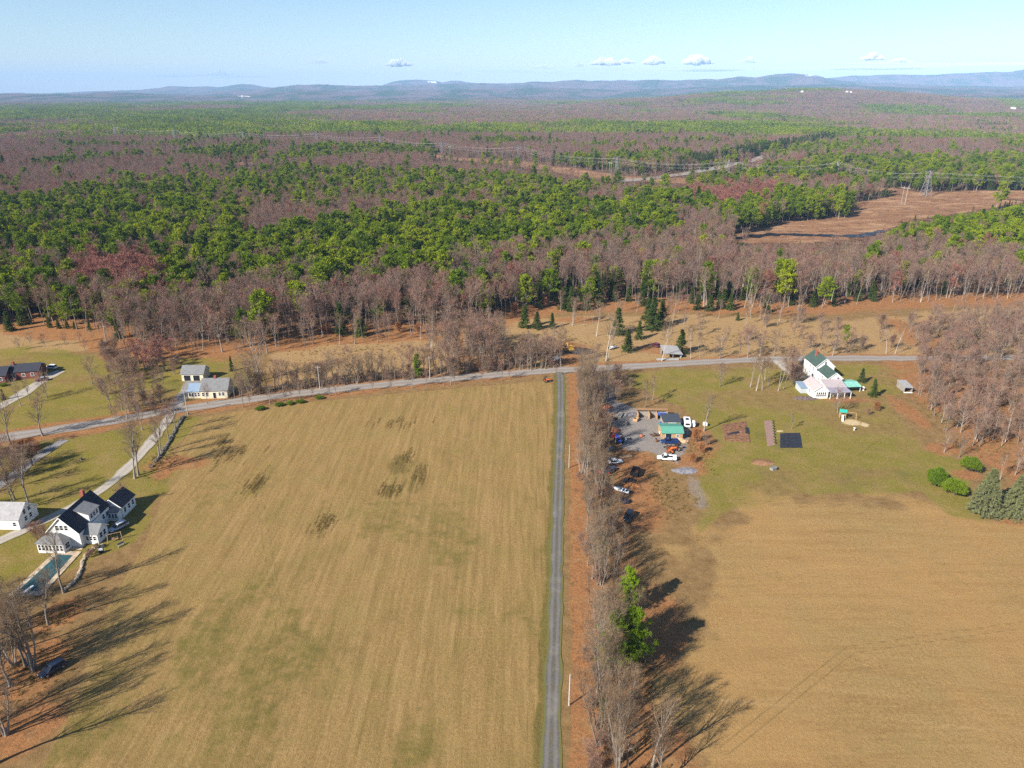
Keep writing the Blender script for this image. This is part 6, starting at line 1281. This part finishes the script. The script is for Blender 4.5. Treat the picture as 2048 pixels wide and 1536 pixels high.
# poles
def pole(label, xy, h_, cross=True):
    o = thing('utility_pole', label, 'utility pole', (xy[0], xy[1], 0), U(-.2,.2)); MB().tube((0,0,-.2),(0,0,h_),.16,.11,8).build('shaft', M_pale, o)
    if cross: MB().box(-.9,.9,-.06,.06,h_-.7,h_-.58).build('cross_arm', W_grey, o); MB().tube((-.7,0,h_-.58),(-.7,0,h_-.4),.05).tube((.7,0,h_-.58),(.7,0,h_-.4),.05).build('insulator', TRIM, o)
pole('pale wooden pole on the leafy strip across from the two bright pines', at(1138,1411), 7.0, False); pole('pale wooden pole on the leafy strip level with the white pickup', at(1138,936), 7.5, False)
pole('utility pole at the road edge in front of the cream house', at(376,830), 9.5); pole('utility pole on the roadside right of the farm junction', at(1440,717), 9.0); pole('utility pole on the roadside right of the cream house', at(640,778), 9.0); pole('utility pole on the roadside before the bare copse', at(860,758), 9.0)
# transmission line
STEEL = paint('galvanised_steel', (0.30,0.30,0.32), .6, .4, .1, 1, .3); tops = []
LEAN = {0:'farthest left lattice tower','1':''}
TL = ['farthest steel tower, at the left end of the power line','second steel tower from the left end of the power line','third steel tower from the left end of the power line','steel tower above the forest left of the pale track','steel tower standing just left of the pale track clearing','steel tower beside the pale track in the clearing','steel tower on the bare clearing in mid forest','tall steel tower on the clearing left of the highway','steel tower in front of the highway cutting','steel tower over pines right of the highway','steel tower with splayed legs on the marsh edge']
for i, (x, y) in enumerate(TW):
    z0 = float(terrain(np.array([x]), np.array([y]))[0]); nx = TW[min(i+1,len(TW)-1)] - TW[max(i-1,0)]; rz = math.atan2(nx[1], nx[0]); hh = 25.5; s_ = 1.0
    o = thing('transmission_tower', TL[i], 'pylon', (x, y, z0), rz, 'towers of the power line'); base = 2.6 if i < 10 else 4.2
    leg = MB(); 
    for a in (-1, 1):
        for b in (-1, 1): MB().tube((a*base,b*base,-1),(a*.55,b*.55,hh),.24,.16,4).build('leg', STEEL, o)
    for k in range(6):
        z1, z2 = hh*k/6, hh*(k+1)/6; w1 = base+(.55-base)*k/6; w2 = base+(.55-base)*(k+1)/6
        for a in (-1, 1): leg.tube((a*w1,-w1,z1),(a*w2,w2,z2),.10,n=4).tube((-w1,a*w1,z1),(w2,a*w2,z2),.10,n=4).tube((a*w1,w1,z1),(a*w2,-w2,z2),.10,n=4)
    leg.build('bracing', STEEL, o)
    for zz, ln in ((hh-.6, 7.0), (hh-4.5, 5.5)): MB().box(-.3,.3,-ln,ln,zz-.25,zz+.25).build('cross_arm', STEEL, o)
    sn, cs = math.sin(rz), math.cos(rz); tops.append([(x - sn*yo, y + cs*yo, z0+zo) for yo, zo in ((-6.8,hh-2.0),(0,hh-2.0),(6.8,hh-2.0),(-5.3,hh-6.0),(5.3,hh-6.0))])
WIRE = paint('aluminium_wire', (0.62,0.62,0.62), .4, .4, .02)
def wire(a, b, sag, r=.035, n=14):
    pts_ = np.array([[a[k]+(b[k]-a[k])*t-(sag*4*t*(1-t) if k == 2 else 0) for k in range(3)] for t in np.linspace(0,1,n+1)])[None]; v, q = tubes(pts_, np.full((1,n+1), r), 3); return v, q
ext = [(p[0]+430, p[1]-90, p[2]+2) for p in tops[-1]]; tops.append(ext)
for i in range(len(tops)-1):
    for k in range(5):
        v, q = wire(tops[i][k], tops[i+1][k], 5.0); c0 = v[0].copy(); o = link('power_cable', npmesh('power_cable', v - c0, q, None, [WIRE])); o.location = c0
        tag(o, 'sagging pale cable of the power line, %s cable %s' % (('upper near','upper middle','upper far','lower near','lower far')[k], 'left of the forest track' if i < 4 else 'between the track and the highway' if i < 8 else 'right of the highway'), 'cable', 'cables of the power line')
# wooden H-frame line beside it
for j, (px, py) in enumerate([(1263,346),(1513,362),(1806,408),(900,312),(1220,352)]):
    x, y = at(px, py); z0 = float(terrain(np.array([x]), np.array([y]))[0]); o = thing('wooden_pylon', ['wooden pole frame right of the tall steel tower on the clearing','wooden pole frame among pines between two steel towers','wooden pole standing on the orange marsh','wooden pole frame beside the pale track','short wooden pole frame left of the tall steel tower'][j], 'pylon', (x, y, z0), .6, 'wooden poles of the power line')
    for a in (-1.8, 1.8): MB().tube((0,a,-1),(0,a,17),.24,.2,6).build('pole', M_pale, o)
    MB().box(-.2,.2,-4.2,4.2,15.2,15.7).build('cross_arm', W_grey, o)
# ------------------------------------------------------------------ clouds, low and far
def vapour(name, dens, col):
    mt = bpy.data.materials.new(name); mt.use_nodes = True; t_ = mt.node_tree
    for n_ in list(t_.nodes):
        if n_.type == 'BSDF_PRINCIPLED': t_.nodes.remove(n_)
    v_ = t_.nodes.new('ShaderNodeVolumePrincipled'); v_.inputs['Color'].default_value = (*col, 1); v_.inputs['Density'].default_value = dens; v_.inputs['Anisotropy'].default_value = -.6
    t_.links.new(v_.outputs[0], t_.nodes['Material Output'].inputs['Volume']); return mt
M_cloud = vapour('cloud', .018, (.97, .97, .97)); M_faint = vapour('cloud_faint',   .004, (.93, .93, .95)); M_thin = vapour('cloud_veil', .0004, (.74, .76, .86))
def cloud(px, py, wpx, hpx, label, mat=M_cloud, D=46000., flat=False, seed=0):
    dxx = (px-1024)/F; dyy = (768-py)/F; d_ = np.array((dxx, math.cos(PITCH)+dyy*math.sin(PITCH), -math.sin(PITCH)+dyy*math.cos(PITCH))); k = D/d_[1]; P = d_*k + [0,0,HC]; sc_ = k/F*(1.0 if flat else 1.4); rg = random.Random(seed); mb = MB(); wd, hg = wpx*sc_, hpx*sc_
    n_ = 1 if flat else 70
    if flat:
        for i in range(9): mb.ball((rg.uniform(-.75,.75), rg.uniform(-.3,.3), rg.uniform(-.45,.45)), rg.uniform(.25,.55), 24, 10)
    for i in range(0 if flat else n_):
        u_ = rg.uniform(-1,1); r = ((1-abs(u_)**1.3)*rg.uniform(.20,.42)+.12)*hg; mb.ball((u_*wd*.46, rg.uniform(-.5,.5)*wd*.22, r*.3+rg.uniform(0,.62)*hg*max(0,1-abs(u_)**.8)*(.5+.5*math.sin(u_*5+seed)**2)), r, 10, 7, .7, rg, .08)
    o = mb.build('cloud', mat, None, tuple(P), smooth=True)
    if flat: o.scale = (wd/2, wd/4, hg/2)
    return tag(o, label, 'cloud')
for i, c_ in enumerate([(797,131,44,13,'small white cloud above the ski mountain'),(1085,137,44,8,'flat white cloud left of the cloud row'),(1160,133,26,7,'tiny white cloud next to the flat one'),(1212,129,52,13,'wide white cloud at the left of the bright row'),(1252,126,28,9,'small white cloud touching the wide one'),(1307,127,36,13,'puffy white cloud in the middle of the row'),(1394,127,50,17,'tallest white cloud, right of the middle'),(1497,125,38,9,'flat white cloud right of the tallest one'),(1745,119,40,10,'white cloud over the right-hand hills'),(1800,124,40,8,'flat white cloud over the far right hills'),(640,126,34,7,'faint grey-white cloud left of the ski mountain'),(440,150,70,7,'faint wide cloud low over the left hills'),(910,148,40,6,'faint flat cloud just above the middle ridge')]):
    cloud(*c_, mat=M_cloud if i in (0, 3, 4, 5, 6, 8) else M_faint, seed=i)
for i, c_ in enumerate([(1300,139,340,9,'thin grey veil of cloud under the bright row'),(1640,136,520,11,'long thin grey cloud band over the right hills'),(1900,128,420,9,'upper thin grey cloud band at the right'),(420,152,220,8,'pale veil of cloud over the left hills'),(1060,143,240,7,'pale veil under the flat white cloud')]): cloud(*c_, mat=M_thin, flat=True, D=52000., seed=40+i)
# ------------------------------------------------------------------ the air
HZ = bpy.data.materials.new('air'); HZ.use_nodes = True; hn = HZ.node_tree
for n_ in list(hn.nodes):
    if n_.type == 'BSDF_PRINCIPLED': hn.nodes.remove(n_)
pv = hn.nodes.new('ShaderNodeVolumePrincipled'); pv.inputs['Color'].default_value = (0.40, 0.64, 1.0, 1); pv.inputs['Density'].default_value = 5.0e-5; pv.inputs['Anisotropy'].default_value = -0.2
hn.links.new(pv.outputs[0], hn.nodes['Material Output'].inputs['Volume'])
hx, hy0, hy1, hz0, hz1 = 28000., -2000., 27000., -80., 650.
hv = [(x, y, z) for z in (hz0, hz1) for y in (hy0, hy1) for x in (-hx, hx)]
hm = npmesh('haze', hv, np.array([(0, 2, 3, 1), (4, 5, 7, 6), (0, 1, 5, 4), (2, 6, 7, 3), (0, 4, 6, 2), (1, 3, 7, 5)]), None, [HZ])
tag(link('haze', hm), kind='stuff')
